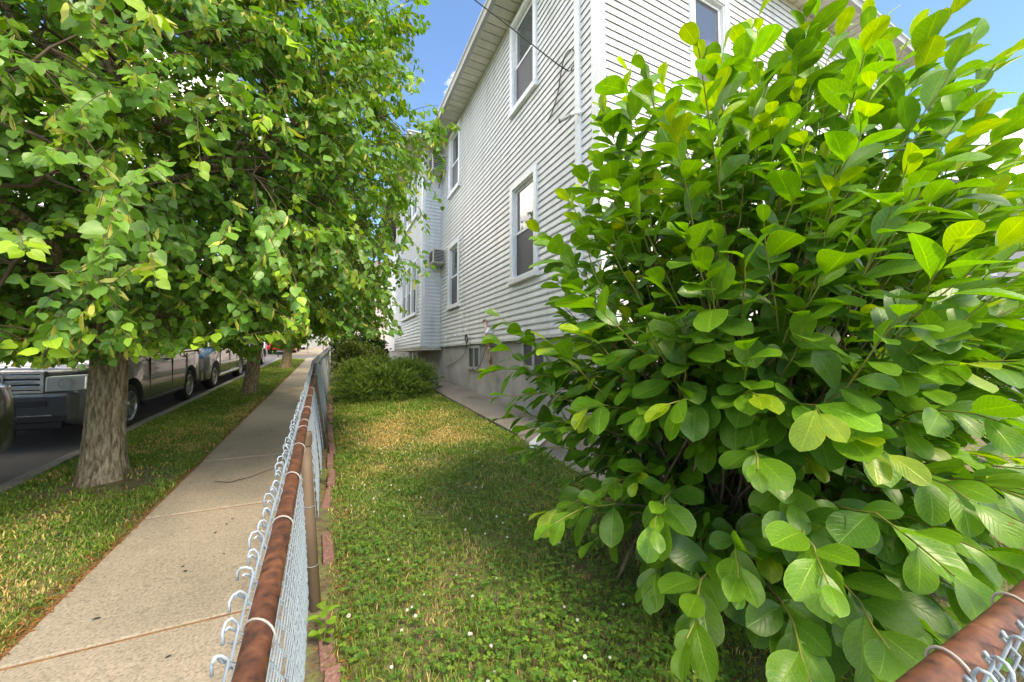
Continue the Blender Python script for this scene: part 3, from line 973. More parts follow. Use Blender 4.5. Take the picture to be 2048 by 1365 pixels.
def build_side_fence():
    root = tag(empty('chain_link_fence', (-0.05, 0.22, 0)), 'long leaning chain link fence with rusty top rail beside the sidewalk', 'fence')
    # posts
    ends = [0.22, 2.24, 5.28, 8.3, 11.3, 14.3, 17.3, 20.3, 23.2]
    for i, y in enumerate(ends):
        x0, x1 = foot_x(y) + 0.012, rail_x(y) + 0.012
        z0, z1 = gz(y) - 0.15, gz(y) + RAIL_H - 0.03
        yy = y + random.uniform(-0.03, 0.03)
        c = child(MB().tube([(x0, y, z0), (x1, yy, z1)], 0.027 if i not in (0,) else 0.036, 14).build('post', M['post'] if i < 3 else M['galv'], smooth=True), root)
        z2 = z1 + 0.0
        child(MB().lathe([(-0.02, 0.035), (0.03, 0.035), (0.05, 0.03), (0.055, 0.0)], 14, 'z', (x1, yy, z2 - 0.02)).build('post_cap', M['galv'] if i > 2 else M['post'], smooth=True), c)
        if i < 4:
            for h in (0.25, 0.55):
                t = (h + 0.15) / (RAIL_H + 0.12)
                cx, cy, cz = x0 + (x1 - x0) * t, y + (yy - y) * t, z0 + (z1 - z0) * t
                ring = [(cx + 0.0295 * math.cos(q), cy + 0.0295 * math.sin(q), cz + 0.004 * math.sin(q)) for q in np.linspace(0, 2 * math.pi, 17)]
                child(MB().tube(ring, 0.0022, 5).build('tie_wire', M['galv'], smooth=True), c)
    # top rail in lengths
    ys = [0.22, 2.72, 5.0, 7.2, 10.2, 14.0, 18.0, 23.2]
    for a, b in zip(ys[:-1], ys[1:]):
        pts = [(rail_x(y), y, gz(y) + RAIL_H + 0.004 * math.sin(y * 3.1)) for y in np.linspace(a, b - 0.004, max(4, int((b - a) / 0.25)))]
        child(MB().tube(pts, 0.0225, 18).build('top_rail', M['rust'] if a < 7 else M['galv'], smooth=True), root)
        if a > 0.3:
            p = pts[0]
            child(MB().tube([(p[0], p[1] - 0.07, p[2] - 0.004), (p[0], p[1] + 0.07, p[2] + 0.003)], 0.0262, 18).build('rail_sleeve', M['rust'] if a < 7 else M['galv'], smooth=True), root)
    # ties round the rail
    for y in [0.50, 0.80, 1.20, 1.53, 1.92, 2.30, 2.45, 2.9, 3.4, 3.9, 4.5, 5.1, 5.7, 6.3, 6.9]:
        y += random.uniform(-0.02, 0.02)
        x, z = rail_x(y), gz(y) + RAIL_H
        sk = random.uniform(-0.02, 0.02)
        ring = [(x + 0.0262 * math.cos(q), y + sk * math.cos(q), z + 0.0262 * math.sin(q)) for q in np.linspace(-1.2, 3.6, 16)]
        ring += [(x - 0.034, y - sk - 0.01, z - 0.012), (x - 0.045, y - sk - 0.022, z + 0.004)]
        child(MB().tube(ring, 0.0021, 6).build('tie_wire', M['tie'], smooth=True), root)
    # fabric: each woven wire is its own part
    H = RAIL_H + 0.015
    meshes = {}

    def strand_mesh(flip, var, lean):
        pts = wire_pts(flip, H, -1, flip == 0)
        r2 = random.Random(var * 2 + flip)
        q = []
        for (u, o, z) in pts:
            t = z / H
            bulge = 0.010 * math.sin(t * 3.0)
            q.append((o - 0.003 + lean * min(t, 1.1) + bulge, u + r2.uniform(-0.002, 0.002), z + r2.uniform(-0.002, 0.002)))
        return MB().tube(q, 0.00235, 5).mesh('wire', M['wire'], smooth=True)

    n_obj = 0
    y = 0.24
    far = MB()
    k = 0
    while y < 23.2:
        flip = k % 2
        lean = round((rail_x(y) - 0.027 - (foot_x(y) - 0.022)) / 0.02) * 0.02
        key = (flip, k % 9, lean)
        if key not in meshes:
            meshes[key] = strand_mesh(*key)
        xo = rail_x(y) - 0.027 - lean
        if n_obj < 300:
            o = bpy.data.objects.new('wire', meshes[key])
            COL.objects.link(o)
            o.location = (xo, y, gz(y) + 0.03 + random.uniform(-0.004, 0.004))
            child(o, root)
            n_obj += 1
        else:
            z0 = gz(y) + 0.03
            pts = wire_pts(flip, H, -1)
            far.tube([(xo + o_ + lean * min(1, z / H), y + u, z0 + z) for (u, o_, z) in pts], 0.0026, 3, caps=False)
        y += WP
        k += 1
    f = child(far.build('far_wires', M['wire'], smooth=True), root)
    tag(f, kind='stuff')


def build_front_fence():
    Y0, Z0 = 0.22, 0.985
    root = tag(empty('chain_link_fence', (1.4, Y0, 0)), 'chain link fence with brown rusty rail in front of the big leafy shrub', 'fence')
    pts = [(x, Y0 + 0.004 * math.sin(x * 4), Z0 + 0.03 + (x - 0.9) * 0.004) for x in np.linspace(-0.06, 3.4, 30)]
    child(MB().tube(pts, 0.0225, 20).build('top_rail', M['rust'], smooth=True), root)
    for x in (1.55, 3.3):
        child(MB().tube([(x, Y0 + 0.03, -0.1), (x, Y0 + 0.03, Z0 + 0.0)], 0.027, 14).build('post', M['post'], smooth=True), root)
    H = Z0 + 0.03 - gz(Y0) + 0.012
    ms = []
    for v in range(8):
        pts = wire_pts(v % 2, H, 1, v % 2 == 0)
        r2 = random.Random(v)
        ms.append(MB().tube([(u + r2.uniform(-.002, .002), -o, z + r2.uniform(-.002, .002)) for (u, o, z) in pts], 0.00245, 6).mesh('wire', M['wire'], smooth=True))
    x = 0.0
    k = 0
    while x < 3.35:
        o = bpy.data.objects.new('wire', ms[k % 8])
        COL.objects.link(o)
        o.location = (x, Y0 - 0.030, gz(Y0) + 0.02 + random.uniform(-0.006, 0.006))
        child(o, root)
        x += WP; k += 1
    for x in (0.30, 0.78, 1.06, 1.5, 2.0, 2.6):
        ring = [(x + 0.01 * math.cos(q), Y0 + 0.0262 * math.cos(q), Z0 + 0.03 + 0.0262 * math.sin(q)) for q in np.linspace(-0.6, 4.2, 16)]
        child(MB().tube(ring, 0.0021, 6).build('tie_wire', M['tie'], smooth=True), root)


build_side_fence()
build_front_fence()

# brick edging along the fence foot
edging = tag(empty('brick_edging', (0.0, 1.0, 0.05)), 'row of tilted red edging bricks along the fence foot', 'edging')
ye = 0.55
while ye < 9.5:
    L = random.uniform(0.36, 0.42)
    w = 0.062
    o = MB().box((-w / 2, -L / 2, -0.10), (w / 2, L / 2, 0.0)).build('brick', M['brick'])
    o.location = (0.012 + random.uniform(-0.016, 0.016), ye + L / 2, gz(ye + L / 2) + 0.068 + random.uniform(-0.035, 0.016))
    o.rotation_euler = (math.atan(SLOPE) + random.uniform(-0.06, 0.06), random.uniform(-0.16, 0.1), random.uniform(-0.09, 0.07))
    child(o, edging)
    bevel(o, 0.007)
    ye += L + random.choice([0.02, 0.03, 0.22, 0.45])


# ------------------------------------------------------------------ foliage tools
def leaf_template(kind, var):
    """one leaf: verts (x across, y along, z normal), triangles, (u, v)"""
    r = random.Random(var * 17 + 3)
    if kind == 'magnolia':
        vv = [0.0, 0.07, 0.12, 0.24, 0.40, 0.56, 0.70, 0.82, 0.92, 0.98]
        cols = [-1, -0.5, 0, 0.5, 1]
        V, UV, T = [], [], []
        droop = [0.10, 0.22, 0.36, 0.05, 0.28][var % 5]
        fold = [0.16, 0.30, 0.10, 0.42, 0.22][var % 5]
        twist = [0.0, 0.25, -0.3, 0.15, -0.15][var % 5]
        ph = r.uniform(0, 6)
        for j, v in enumerate(vv):
            if v <= 0.1: w = 0.014
            else:
                t = (v - 0.1) / 0.9
                w = 0.61 * (t ** 0.70) * ((1 - t) ** 0.40)
            for c in cols:
                x = c * w
                z = fold * abs(x) - droop * v * v + twist * x * v + 0.018 * math.sin(v * 9 + ph + c * 2) * abs(c) * (w / 0.27)
                V.append((x, v - 0.05 * fold * abs(c), z)); UV.append((c, v))
        n = len(vv)
        V.append((0, 1.03, -droop * 1.06)); UV.append((0, 1))
        for j in range(n - 1):
            for i in range(4):
                a = j * 5 + i
                T += [(a, a + 1, a + 6), (a, a + 6, a + 5)]
        tip = n * 5
        for i in range(4):
            a = (n - 1) * 5 + i
            T.append((a, a + 1, tip))
        return np.array(V), np.array(T), np.array(UV)
    if kind == 'linden':
        half = [(0.20, -0.09), (0.42, 0.03), (0.49, 0.28), (0.41, 0.56), (0.20, 0.84)]
        droop = [0.08, 0.22, 0.35, 0.15][var % 4]
        fold = [0.25, 0.1, 0.4, -0.15][var % 4]
        asym = [0.94, 1.06, 1.0, 0.9][var % 4]
        V = [(0, 0, 0), (0, 0.42, 0), (0, 1.06, 0)]
        UV = [(0, 0), (0, 0.4), (0, 1)]
        T = []
        for sgn in (1, -1):
            k = len(V)
            for i, (x, y) in enumerate(half):
                V.append((sgn * x * (asym if sgn > 0 else 2 - asym), y + r.uniform(-.02, .02), 0)); UV.append((sgn, max(0, y)))
            q = [(0, k, k + 1), (0, k + 1, 1), (1, k + 1, k + 2), (1, k + 2, k + 3), (1, k + 3, k + 4), (1, k + 4, 2)]
            T += q if sgn > 0 else [(a, c, b) for a, b, c in q]
        V = np.array(V, float)
        V[:, 2] = fold * np.abs(V[:, 0]) - droop * V[:, 1] ** 2 * np.sign(1) + 0.05 * np.sin(V[:, 1] * 7 + V[:, 0] * 5 + var)
        # petiole as a slim strip behind the blade
        k = len(V)
        V = np.vstack([V, [(-0.012, 0, 0), (0.012, 0, 0), (0.0, -0.42, 0.10)]])
        UV += [(0, 0), (0, 0), (0, 0)]
        T.append((k, k + 1, k + 2))
        return V, np.array(T), np.array(UV, float)
    if kind == 'bract':
        V = np.array([(0, -0.25, 0), (0.10, 0.1, 0.02), (-0.10, 0.1, 0.02), (0.14, 0.55, -0.04), (-0.14, 0.55, -0.04), (0.0, 1.0, -0.16), (0.0, 0.3, 0.0), (0.03, 0.95, -0.3), (-0.03, 0.95, -0.3), (0.06, 0.80, -0.32)])
        T = np.array([(0, 1, 2), (1, 3, 2), (2, 3, 4), (3, 5, 4), (6, 7, 8), (6, 9, 7)])
        return V, T, np.zeros((10, 2))
    if kind == 'round':                                  # clover leaflet / small weed
        V = np.array([(0, 0, 0), (0.34, 0.3, 0.05), (0.42, 0.7, 0.06), (0, 0.95, 0.0), (-0.42, 0.7, 0.06), (-0.34, 0.3, 0.05), (0, 0.55, -0.02)])
        T = np.array([(0, 1, 6), (1, 2, 6), (2, 3, 6), (3, 4, 6), (4, 5, 6), (5, 0, 6)])
        return V, T, np.array([(0, 0), (1, .3), (1, .7), (0, 1), (-1, .7), (-1, .3), (0, .5)], float)


def unit(a):
    return a / np.maximum(np.linalg.norm(a, axis=-1, keepdims=True), 1e-9)


def frames(D, N):
    D = unit(D)
    X = unit(np.cross(D, N))
    Nn = np.cross(X, D)
    return np.stack([X, D, Nn], axis=2)               # columns


def batch(name, parts, mat, parent=None, smooth=True):
    """parts: list of (template, pos, R, scale, col) -> one joined mesh"""
    Vs, Ts, Cs, Us = [], [], [], []
    k = 0
    for (V, T, UV), P, R, S, C in parts:
        if len(P) == 0: continue
        W = np.einsum('mij,nj->mni', R, V) * S[:, None, None] + P[:, None, :]
        m, n = len(P), len(V)
        Vs.append(W.reshape(-1, 3))
        Ts.append((T[None] + (np.arange(m) * n)[:, None, None]).reshape(-1, 3) + k)
        Cs.append(np.repeat(C, n, axis=0))
        Us.append(np.tile(UV, (m, 1)))
        k += m * n
    me = np_mesh(name, np.vstack(Vs), np.vstack(Ts), mat, np.vstack(Cs), np.vstack(Us), smooth)
    return link(name, me, parent)


def leaf_objects(name, temps, P, R, S, C, var, mat, parent, base):
    """single leaves as parts that share a few meshes"""
    meshes = []
    for i, (V, T, UV) in enumerate(temps):
        meshes.append(np_mesh(name, V, T, mat, None, UV, True))
    for p, r, s, c, v in zip(P, R, S, C, var):
        o = bpy.data.objects.new(name, meshes[v])
        COL.objects.link(o)
        m = Matrix([[*(r[i] * s), p[i] - base[i]] for i in range(3)] + [[0, 0, 0, 1]])
        o.parent = parent
        o.matrix_basis = m
        o.color = (*c, 1)


FWD = np.array([math.sin(math.radians(25.8)), math.cos(math.radians(25.8)), 0.0])
RGT = np.array([math.cos(math.radians(25.8)), -math.sin(math.radians(25.8)), 0.0])
CAMP = np.array(CAM)


def nearest_in_view(P, S, n):
    """index of the n leaves that show largest from where the photograph was taken"""
    v = P - CAMP
    d = v @ FWD
    ok = (d > 0.3) & (np.abs(v @ RGT) < 1.40 * d) & (np.abs(v[:, 2]) < 0.98 * d)
    key = np.where(ok, S / np.maximum(d, 0.3), -1)
    idx = np.argsort(-key)[:n]
    return idx[key[idx] > 0]


def tubes_np(segs, nside=4):
    """many thin tapering branches (list of (points, radii)) as one numpy mesh"""
    Vs, Ts = [], []
    k = 0
    ang = np.arange(nside) * 2 * math.pi / nside
    for pts, rad in segs:
        pts = np.asarray(pts, float)
        m = len(pts)
        t = np.gradient(pts, axis=0)
        t = unit(t)
        ref = np.array([0.3, 0.2, 1.0]) if abs(t[0, 2]) < 0.9 else np.array([1.0, 0.1, 0])
        a = unit(np.cross(t, ref))
        b = np.cross(t, a)
        ring = a[:, None, :] * np.cos(ang)[None, :, None] + b[:, None, :] * np.sin(ang)[None, :, None]
        V = pts[:, None, :] + ring * np.asarray(rad)[:, None, None]
        Vs.append(V.reshape(-1, 3))
        i = np.arange(m - 1)[:, None] * nside + np.arange(nside)[None]
        j = np.arange(m - 1)[:, None] * nside + ((np.arange(nside) + 1) % nside)[None]
        q = np.stack([np.stack([i, j, j + nside], -1), np.stack([i, j + nside, i + nside], -1)], 2).reshape(-1, 3)
        Ts.append(q + k)
        k += m * nside
    return np.vstack(Vs), np.vstack(Ts)


def bez(p0, p1, p2, n):
    t = np.linspace(0, 1, n)[:, None]
    return (1 - t) ** 2 * p0 + 2 * t * (1 - t) * p1 + t * t * p2


# ------------------------------------------------------------------ linden trees
LT = [leaf_template('linden', v) for v in range(4)]
BT = [leaf_template('bract', 0)]


def linden(label, base, trunk_r, lean, centre, rad, zmin, n_clump, per, leaf, seed, n_single=0, ncut=2.2, leaves_per=(11, 17)):
    g = np.random.default_rng(seed)
    rd = random.Random(seed)
    bx, by = base
    bz = gz(by)
    root = tag(empty('linden_tree', (bx, by, bz)), label, 'tree', 'linden trees along the verge')
    B = np.array([bx, by, bz])
    # trunk with flared foot and ridged bark
    near = by < 7
    zs = np.concatenate([np.linspace(-0.06, 1.5, 110 if near else 30), np.linspace(1.56, 4.6, 24)])
    nseg = 132 if near else 48
    V, F = [], []
    for i, z in enumerate(zs):
        t = max(0, z) / 4.6
        r = trunk_r * (1.0 - 0.42 * t) * (1 + 0.30 * math.exp(-max(z, -0.05) / 0.20))
        cx = lean[0] * z + 0.04 * math.sin(z * 1.3 + seed); cy = lean[1] * z + 0.03 * math.sin(z * 1.7)
        for k in range(nseg):
            q = 2 * math.pi * k / nseg
            fis = 0.0
            if near and z < 1.6:                       # fissured, slightly twisting bark ridges
                n1 = mnoise.noise(Vector((math.cos(q) * 5.2, math.sin(q) * 5.2, z * 2.6 + 3)))
                n2 = mnoise.noise(Vector((math.cos(q) * 13 + 7, math.sin(q) * 13, z * 6.5)))
                fis = 0.075 * (1 - 2 * abs(n1)) * 0.6 + 0.065 * (0.5 - abs(n2))
            fl = 1 + fis + 0.10 * math.exp(-max(z, 0) / 0.22) * math.sin(q * 5 + seed) + 0.035 * math.sin(q * 11 + math.sin(z * 5 + q * 2) * 1.3) + 0.03 * math.sin(q * 3 + z * 1.2) + rd.uniform(-0.012, 0.012)
            V.append((cx + r * fl * math.cos(q), cy + r * fl * math.sin(q), z))
    for i in range(len(zs) - 1):
        for k in range(nseg):
            k2 = (k + 1) % nseg
            F.append((i * nseg + k, i * nseg + k2, (i + 1) * nseg + k2, (i + 1) * nseg + k))
    MB().add(V, F).build('trunk', M['bark'], root, True)

    def axis(z):
        return np.array([bx + lean[0] * z + 0.04 * math.sin(z * 1.3 + seed), by + lean[1] * z + 0.03 * math.sin(z * 1.7), bz + z])
    C = np.array(centre, float); Rr = np.array(rad, float)
    nodes, nrad = [], []
    nl = 17
    for i in range(nl):
        h = 1.35 + 3.2 * (i / (nl - 1)) ** 0.9
        az = i * 2.4 + seed
        p0 = axis(h)
        el = 0.15 + 0.9 * (i / nl)
        dirv = np.array([math.cos(az) * math.cos(el), math.sin(az) * math.cos(el), math.sin(el)])
        ln = 0.80 / math.sqrt(((dirv / Rr) ** 2).sum())
        p2 = C * 0.35 + p0 * 0.65 + dirv * ln * 0.95
        p2[2] = max(p2[2], zmin(p2[0], p2[1]) + 0.35)
        p1 = (p0 + p2) / 2 + np.array([0, 0, 0.35])
        pts = bez(p0, p1, p2, 12)
        pts[1:-1] += g.normal(0, 0.04, (10, 3))
        r0 = trunk_r * g.uniform(0.28, 0.45)
        rr = np.linspace(r0, 0.012, 12)
        MB().tube([tuple(p - B) for p in pts], list(rr), 8).build('limb', M['bark'], root, True)
        nodes += list(pts[2:]); nrad += list(rr[2:])
    nodes = np.array(nodes); nrad = np.array(nrad)
    # boughs fill the crown between the limbs
    segs = []
    U = unit(g.normal(size=(260, 3))) * (g.uniform(0.25, 0.9, (260, 1)) ** 0.5)
    T_ = C + U * Rr
    T_ = T_[[p[2] > zmin(p[0], p[1]) + 0.15 for p in T_]]
    nn, nr = [nodes], [nrad]
    used = np.zeros(len(nodes))
    for p in T_:
        d = np.linalg.norm(nodes - p, axis=1)
        j = int(np.argmin(d + 0.4 * np.maximum(0, nodes[:, 2] - p[2]) + 0.35 * used))
        used[max(0, j - 1):j + 2] += 1
        q = nodes[j]
        mid = (p + q) / 2 + np.array([0, 0, 0.12]) + g.normal(0, 0.06, 3)
        pts = bez(q, mid, p, 7)
        pts[1:-1] += g.normal(0, 0.02, (5, 3))
        rr = np.linspace(min(0.022, nrad[j]), 0.005, 7)
        segs.append((pts - B, rr))
        nn.append(pts[2:]); nr.append(rr[2:])
    nodes = np.vstack(nn); nrad = np.concatenate(nr)
    # clumps of leafy twigs, mostly towards the outside of the crown
    cl = []
    tries = 0
    while len(cl) < n_clump and tries < n_clump * 60:
        tries += 1
        u = unit(g.normal(size=3))
        e = Rr
        rr = g.uniform(0.10, 1.0) ** (1 / 2.6)
        p = C + u * e * rr * (1 + 0.10 * math.sin(u[0] * 7 + seed) * math.cos(u[2] * 6 + u[1] * 5))
        if p[2] < zmin(p[0], p[1]) + 0.1: continue
        if np.linalg.norm(p - CAMP) < ncut: continue
        if p[0] > 2.1 and p[1] > 2.5: continue
        cl.append((p, rr))
    P, D, N, S, K, COLR = [], [], [], [], [], []
    bP, bD, bN, bS, bC = [], [], [], [], []
    for p, rr in cl:
        out = unit((p - C) / Rr)
        dry = g.uniform(0, 1)
        tone = g.uniform(0.75, 1.25)
        for k in range(per):
            q = p + g.normal(0, 0.19, 3) * np.array([1, 1, 0.75])
            if q[2] < zmin(q[0], q[1]): continue
            if np.linalg.norm(q - CAMP) < ncut - 0.1: continue
            dv = unit(out * 0.75 + g.normal(0, 0.55, 3) + np.array([0, 0, -0.35]))
            ln = g.uniform(0.26, 0.5)
            end = q + dv * ln + np.array([0, 0, -0.10])
            zl = zmin(end[0], end[1]) - 0.05
            if end[2] < zl: end[2] = zl + g.uniform(0, 0.1)
            j = int(np.argmin(np.linalg.norm(nodes - q, axis=1)))
            a = nodes[j]
            if k % 2 == 0 and np.linalg.norm(a - q) < 0.6:
                pts = bez(a, (a + q) / 2 + np.array([0, 0, 0.05]), q, 4)
                segs.append((pts - B, np.linspace(min(0.008, nrad[j]), 0.003, 4)))
            tw = bez(q, (q + end) / 2 + np.array([0, 0, 0.07]), end, 5)
            segs.append((tw - B, np.linspace(0.0032, 0.0012, 5)))
            nlv = int(g.integers(*leaves_per))
            young = g.uniform(0, 1) < 0.28
            for i in range(nlv):
                t = (i + 0.6) / nlv
                b_ = (1 - t) ** 2 * q + 2 * t * (1 - t) * tw[2] + t * t * end
                sd_ = unit(np.cross(dv, [0, 0, 1])) * (1 if i % 2 else -1)
                d = unit(sd_ * 0.75 + dv * 0.45 + np.array([0, 0, -0.55]) + g.normal(0, 0.33, 3))
                nrm = unit(out * 0.5 + np.array([0, 0, 0.75]) + g.normal(0, 0.42, 3))
                s = leaf * g.uniform(0.72, 1.2) * (1 - 0.35 * max(0, t - 0.7) / 0.3)
                P.append(b_ + d * s * 0.40); D.append(d); N.append(nrm); S.append(s); K.append(int(g.integers(4)))
                m = g.uniform(0.8, 1.2) * tone
                if young and t > 0.55:
                    c = np.array([0.27, 0.43, 0.035]) * m
                else:
                    c = np.array([0.105 + 0.035 * dry, 0.250 + 0.015 * dry, 0.036]) * m
                COLR.append(c)
                if g.uniform() < (0.30 if rr > 0.72 and young else 0.14 if rr > 0.72 else 0.03):
                    bP.append(b_); bD.append(unit(np.array([0, 0, -1.0]) + g.normal(0, 0.5, 3))); bN.append(unit(out + g.normal(0, 0.5, 3))); bS.append(leaf * g.uniform(1.0, 1.5)); bC.append(np.array([0.52, 0.50, 0.10]) * g.uniform(0.7, 1.2))
    P = np.array(P); D = np.array(D); N = np.array(N); S = np.array(S); K = np.array(K); COLR = np.array(COLR)
    R = frames(D, N)
    sel = np.zeros(len(P), bool)
    if n_single:
        sel[nearest_in_view(P, S, n_single)] = True
    parts = []
    for v in range(4):
        m = (K == v) & ~sel
        parts.append((LT[v], P[m] - B, R[m], S[m], COLR[m]))
    bP = np.array(bP); bR = frames(np.array(bD), np.array(bN))
    parts.append((BT[0], bP - B, bR, np.array(bS), np.array(bC)))
    cr = batch('crown', parts, M['linden'], root)
    tag(cr, kind='stuff')
    if n_single:
        leaf_objects('leaf', LT, P[sel], R[sel], S[sel], COLR[sel], K[sel], M['linden_obj'], root, B)
    V_, T2 = tubes_np(segs, 4)
    tag(link('twigs', np_mesh('twigs', V_, T2, M['twig'], smooth=True), root), kind='stuff')
    return root


def zmin1(x, y):
    base = 1.47 + 0.02 * (y - 3)
    if x > -0.9: base += 0.30 * min(1.0, (x + 0.9) / 1.6) + 0.06 * math.sin(x * 7 + y * 3)
    if y > 5.2: base += 0.14 * min(1, (y - 5.2) / 0.8)
    return base + 0.10 * math.sin(x * 3.1 + 0.7) * math.cos(y * 2.3)


linden('large linden tree with a thick flared trunk nearest the camera', (-1.87, 4.87), 0.135, (-0.035, 0.0), (-1.95, 5.0, 3.75), (2.75, 2.65, 3.55), zmin1, 1080, 6, 0.066, 11, n_single=300)
linden('second linden tree, its leaning trunk beside the grey van', (-1.67, 10.55), 0.14, (0.075, 0.02), (-1.75, 10.6, 4.3), (2.75, 2.9, 2.9), lambda x, y: 1.78 + 0.02 * (y - 8) + 0.12 * math.sin(x * 3), 300, 5, 0.085, 23, leaves_per=(7, 11))
linden('third linden tree at the street corner with a straight dark trunk', (-1.63, 17.5), 0.165, (0.0, 0.0), (-1.7, 17.5, 5.1), (3.0, 3.0, 3.1), lambda x, y: 2.05 + 0.1 * math.sin(x * 2.7), 200, 5, 0.11, 31, leaves_per=(6, 9))


# ------------------------------------------------------------------ the magnolia shrub
MT = [leaf_template('magnolia', v) for v in range(5)]


def magnolia():
    g = np.random.default_rng(5)
    B = np.array([2.42, 1.72, 0.17])
    root = tag(empty('magnolia_shrub', tuple(B)), 'big magnolia shrub with large glossy leaves in front of the house', 'shrub')
    C = np.array([2.72, 1.46, 1.66]); Rr = np.array([1.72, 1.16, 1.80])
    tips = []
    tries = 0
    while len(tips) < 640 and tries < 20000:
        tries += 1
        u = g.uniform(-1, 1, 3)
        e = (np.abs(u) ** 2.5).sum() ** (1 / 2.5)
        if e > 1 or e < 0.40: continue
        p = C + u * Rr
        if p[1] < 0.34 or p[2] < 0.34: continue
        if p[0] < 0.98: continue
        if any(np.linalg.norm(p - q) < 0.115 for q in tips): continue
        tips.append(p)
    # some taller leaders above the mass
    for (x, y, z) in ((2.15, 0.95, 3.35), (2.55, 1.5, 3.7), (1.95, 1.35, 3.1), (2.9, 1.0, 3.5), (3.2, 0.7, 3.2), (1.75, 1.9, 2.75), (2.6, 0.6, 3.1), (1.05, 2.35, 1.72), (1.02, 1.62, 0.62), (1.1, 0.92, 0.5), (1.28, 2.2, 2.3), (1.5, 2.0, 2.6), (0.98, 2.2, 1.2), (1.3, 0.62, 0.42), (1.45, 0.5, 0.55), (1.6, 0.62, 0.38), (1.75, 0.45, 0.5), (1.9, 0.6, 0.35), (2.05, 0.42, 0.6), (2.2, 0.55, 0.4), (1.5, 0.8, 0.34), (1.7, 0.9, 0.32), (1.35, 0.9, 0.62), (2.0, 0.85, 0.34), (2.4, 0.45, 0.6), (2.6, 0.5, 0.4), (1.2, 1.15, 0.75), (1.55, 0.42, 0.85), (1.85, 0.38, 0.8), (2.15, 0.36, 0.95), (2.5, 0.36, 0.9), (1.3, 0.6, 0.8), (1.0, 2.45, 1.35), (1.05, 2.5, 1.0), (1.0, 2.3, 1.55), (1.02, 2.1, 0.85), (1.22, 2.3, 1.6), (1.2, 1.95, 1.0), (1.1, 1.8, 0.6), (1.25, 1.6, 0.5), (1.18, 2.2, 1.2), (1.3, 2.5, 0.9)):
        tips.append(np.array([x, y, z]))
    P, D, N, S, K, CL = [], [], [], [], [], []
    segs, greens = [], []
    for tip in tips:
        rel = (tip - C) / Rr
        hgt = (tip[2] - 0.2) / 3.2
        b = B + np.array([g.normal(0.15, 0.26), g.normal(0, 0.16), -0.03])
        horiz = tip - b; horiz[2] = 0
        # stem: rises steeply, then arches out towards the tip
        p1 = b + horiz * (0.35 + 0.35 * (1 - hgt)) + np.array([0, 0, (tip[2] - b[2]) * (0.62 if hgt > 0.4 else 0.9) + (0.25 if hgt < 0.4 else 0)])
        pts = bez(b, p1, tip, 16)
        pts[2:-1] += g.normal(0, 0.008, (13, 3))
        L = np.linalg.norm(np.diff(pts, axis=0), axis=1).sum()
        r0 = 0.008 + 0.005 * g.uniform()
        segs.append((pts[:11] - B, np.linspace(r0, 0.0045, 11)))
        greens.append((pts[10:] - B, np.linspace(0.0044, 0.0024, 6)))
        acc = np.concatenate([[0], np.cumsum(np.linalg.norm(np.diff(pts, axis=0), axis=1))])
        leafy = min(L * 0.8, g.uniform(0.5, 0.85))
        nlv = int(leafy / g.uniform(0.042, 0.056))
        az = g.uniform(0, 6.28)
        tone = g.uniform(0.85, 1.15)
        fresh = g.uniform(0, 1) < (0.10 + 0.65 * hgt)
        for i in range(nlv):
            t = i / max(1, nlv - 1)
            s_at = L - leafy * (1 - t)
            pos = np.array([np.interp(s_at, acc, pts[:, k]) for k in range(3)])
            ax = unit(np.array([np.interp(min(s_at + 0.02, L), acc, pts[:, k]) - np.interp(s_at - 0.02, acc, pts[:, k]) for k in range(3)]))
            az += 2.5 + g.normal(0, 0.3)
            a = unit(np.cross(ax, [0.2, 0.3, 1.0])); b2 = np.cross(ax, a)
            side_ = a * math.cos(az) + b2 * math.sin(az)
            spread = 1.15 - 0.75 * t ** 2
            outw = np.array([rel[0], rel[1], 0]) * 0.42
            d = unit(side_ * spread + ax * (0.45 + 0.6 * t) + outw + np.array([0, 0, -0.34 * (1 - hgt) - 0.05]) + g.normal(0, 0.14, 3))
            nrm = unit(np.array([0, 0, 1.0]) + np.array([rel[0], rel[1], 0]) * 0.45 + ax * 0.3 + g.normal(0, 0.26, 3))
            s = g.choice([g.uniform(0.10, 0.15), g.uniform(0.14, 0.20), g.uniform(0.17, 0.225)]) * (1.0 - 0.40 * max(0, t - 0.75) / 0.25) * (0.8 if t < 0.2 else 1)
            q = pos + d * s * 0.02
            if q[1] + d[1] * s < 0.27 and q[2] < 1.35: continue
            if np.linalg.norm(q + d * s * 0.5 - CAMP) < 0.95: continue
            P.append(q); D.append(d); N.append(nrm); S.append(s); K.append(int(g.integers(5)))
            m = tone * g.uniform(0.85, 1.15)
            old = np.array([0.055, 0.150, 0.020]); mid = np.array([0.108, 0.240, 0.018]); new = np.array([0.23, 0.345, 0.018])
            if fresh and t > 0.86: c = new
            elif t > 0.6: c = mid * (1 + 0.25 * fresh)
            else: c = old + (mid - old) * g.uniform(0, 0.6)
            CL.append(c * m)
    P = np.array(P); D = np.array(D); N = np.array(N); S = np.array(S); K = np.array(K); CL = np.array(CL)
    R = frames(D, N)
    sel = np.zeros(len(P), bool)
    sel[nearest_in_view(P, S, 300)] = True
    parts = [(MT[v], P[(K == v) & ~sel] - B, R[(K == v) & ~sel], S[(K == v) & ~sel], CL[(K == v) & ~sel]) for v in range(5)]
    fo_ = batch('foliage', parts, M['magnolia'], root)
    tag(fo_, kind='stuff')
    leaf_objects('leaf', MT, P[sel], R[sel], S[sel], CL[sel], K[sel], M['magnolia_obj'], root, B)
    V_, T_ = tubes_np(segs, 6)
    tag(link('stems', np_mesh('stems', V_, T_, M['stem'], smooth=True), root), kind='stuff')
    V_, T_ = tubes_np(greens, 5)
    tag(link('shoots', np_mesh('shoots', V_, T_, M['shoot'], smooth=True), root), kind='stuff')
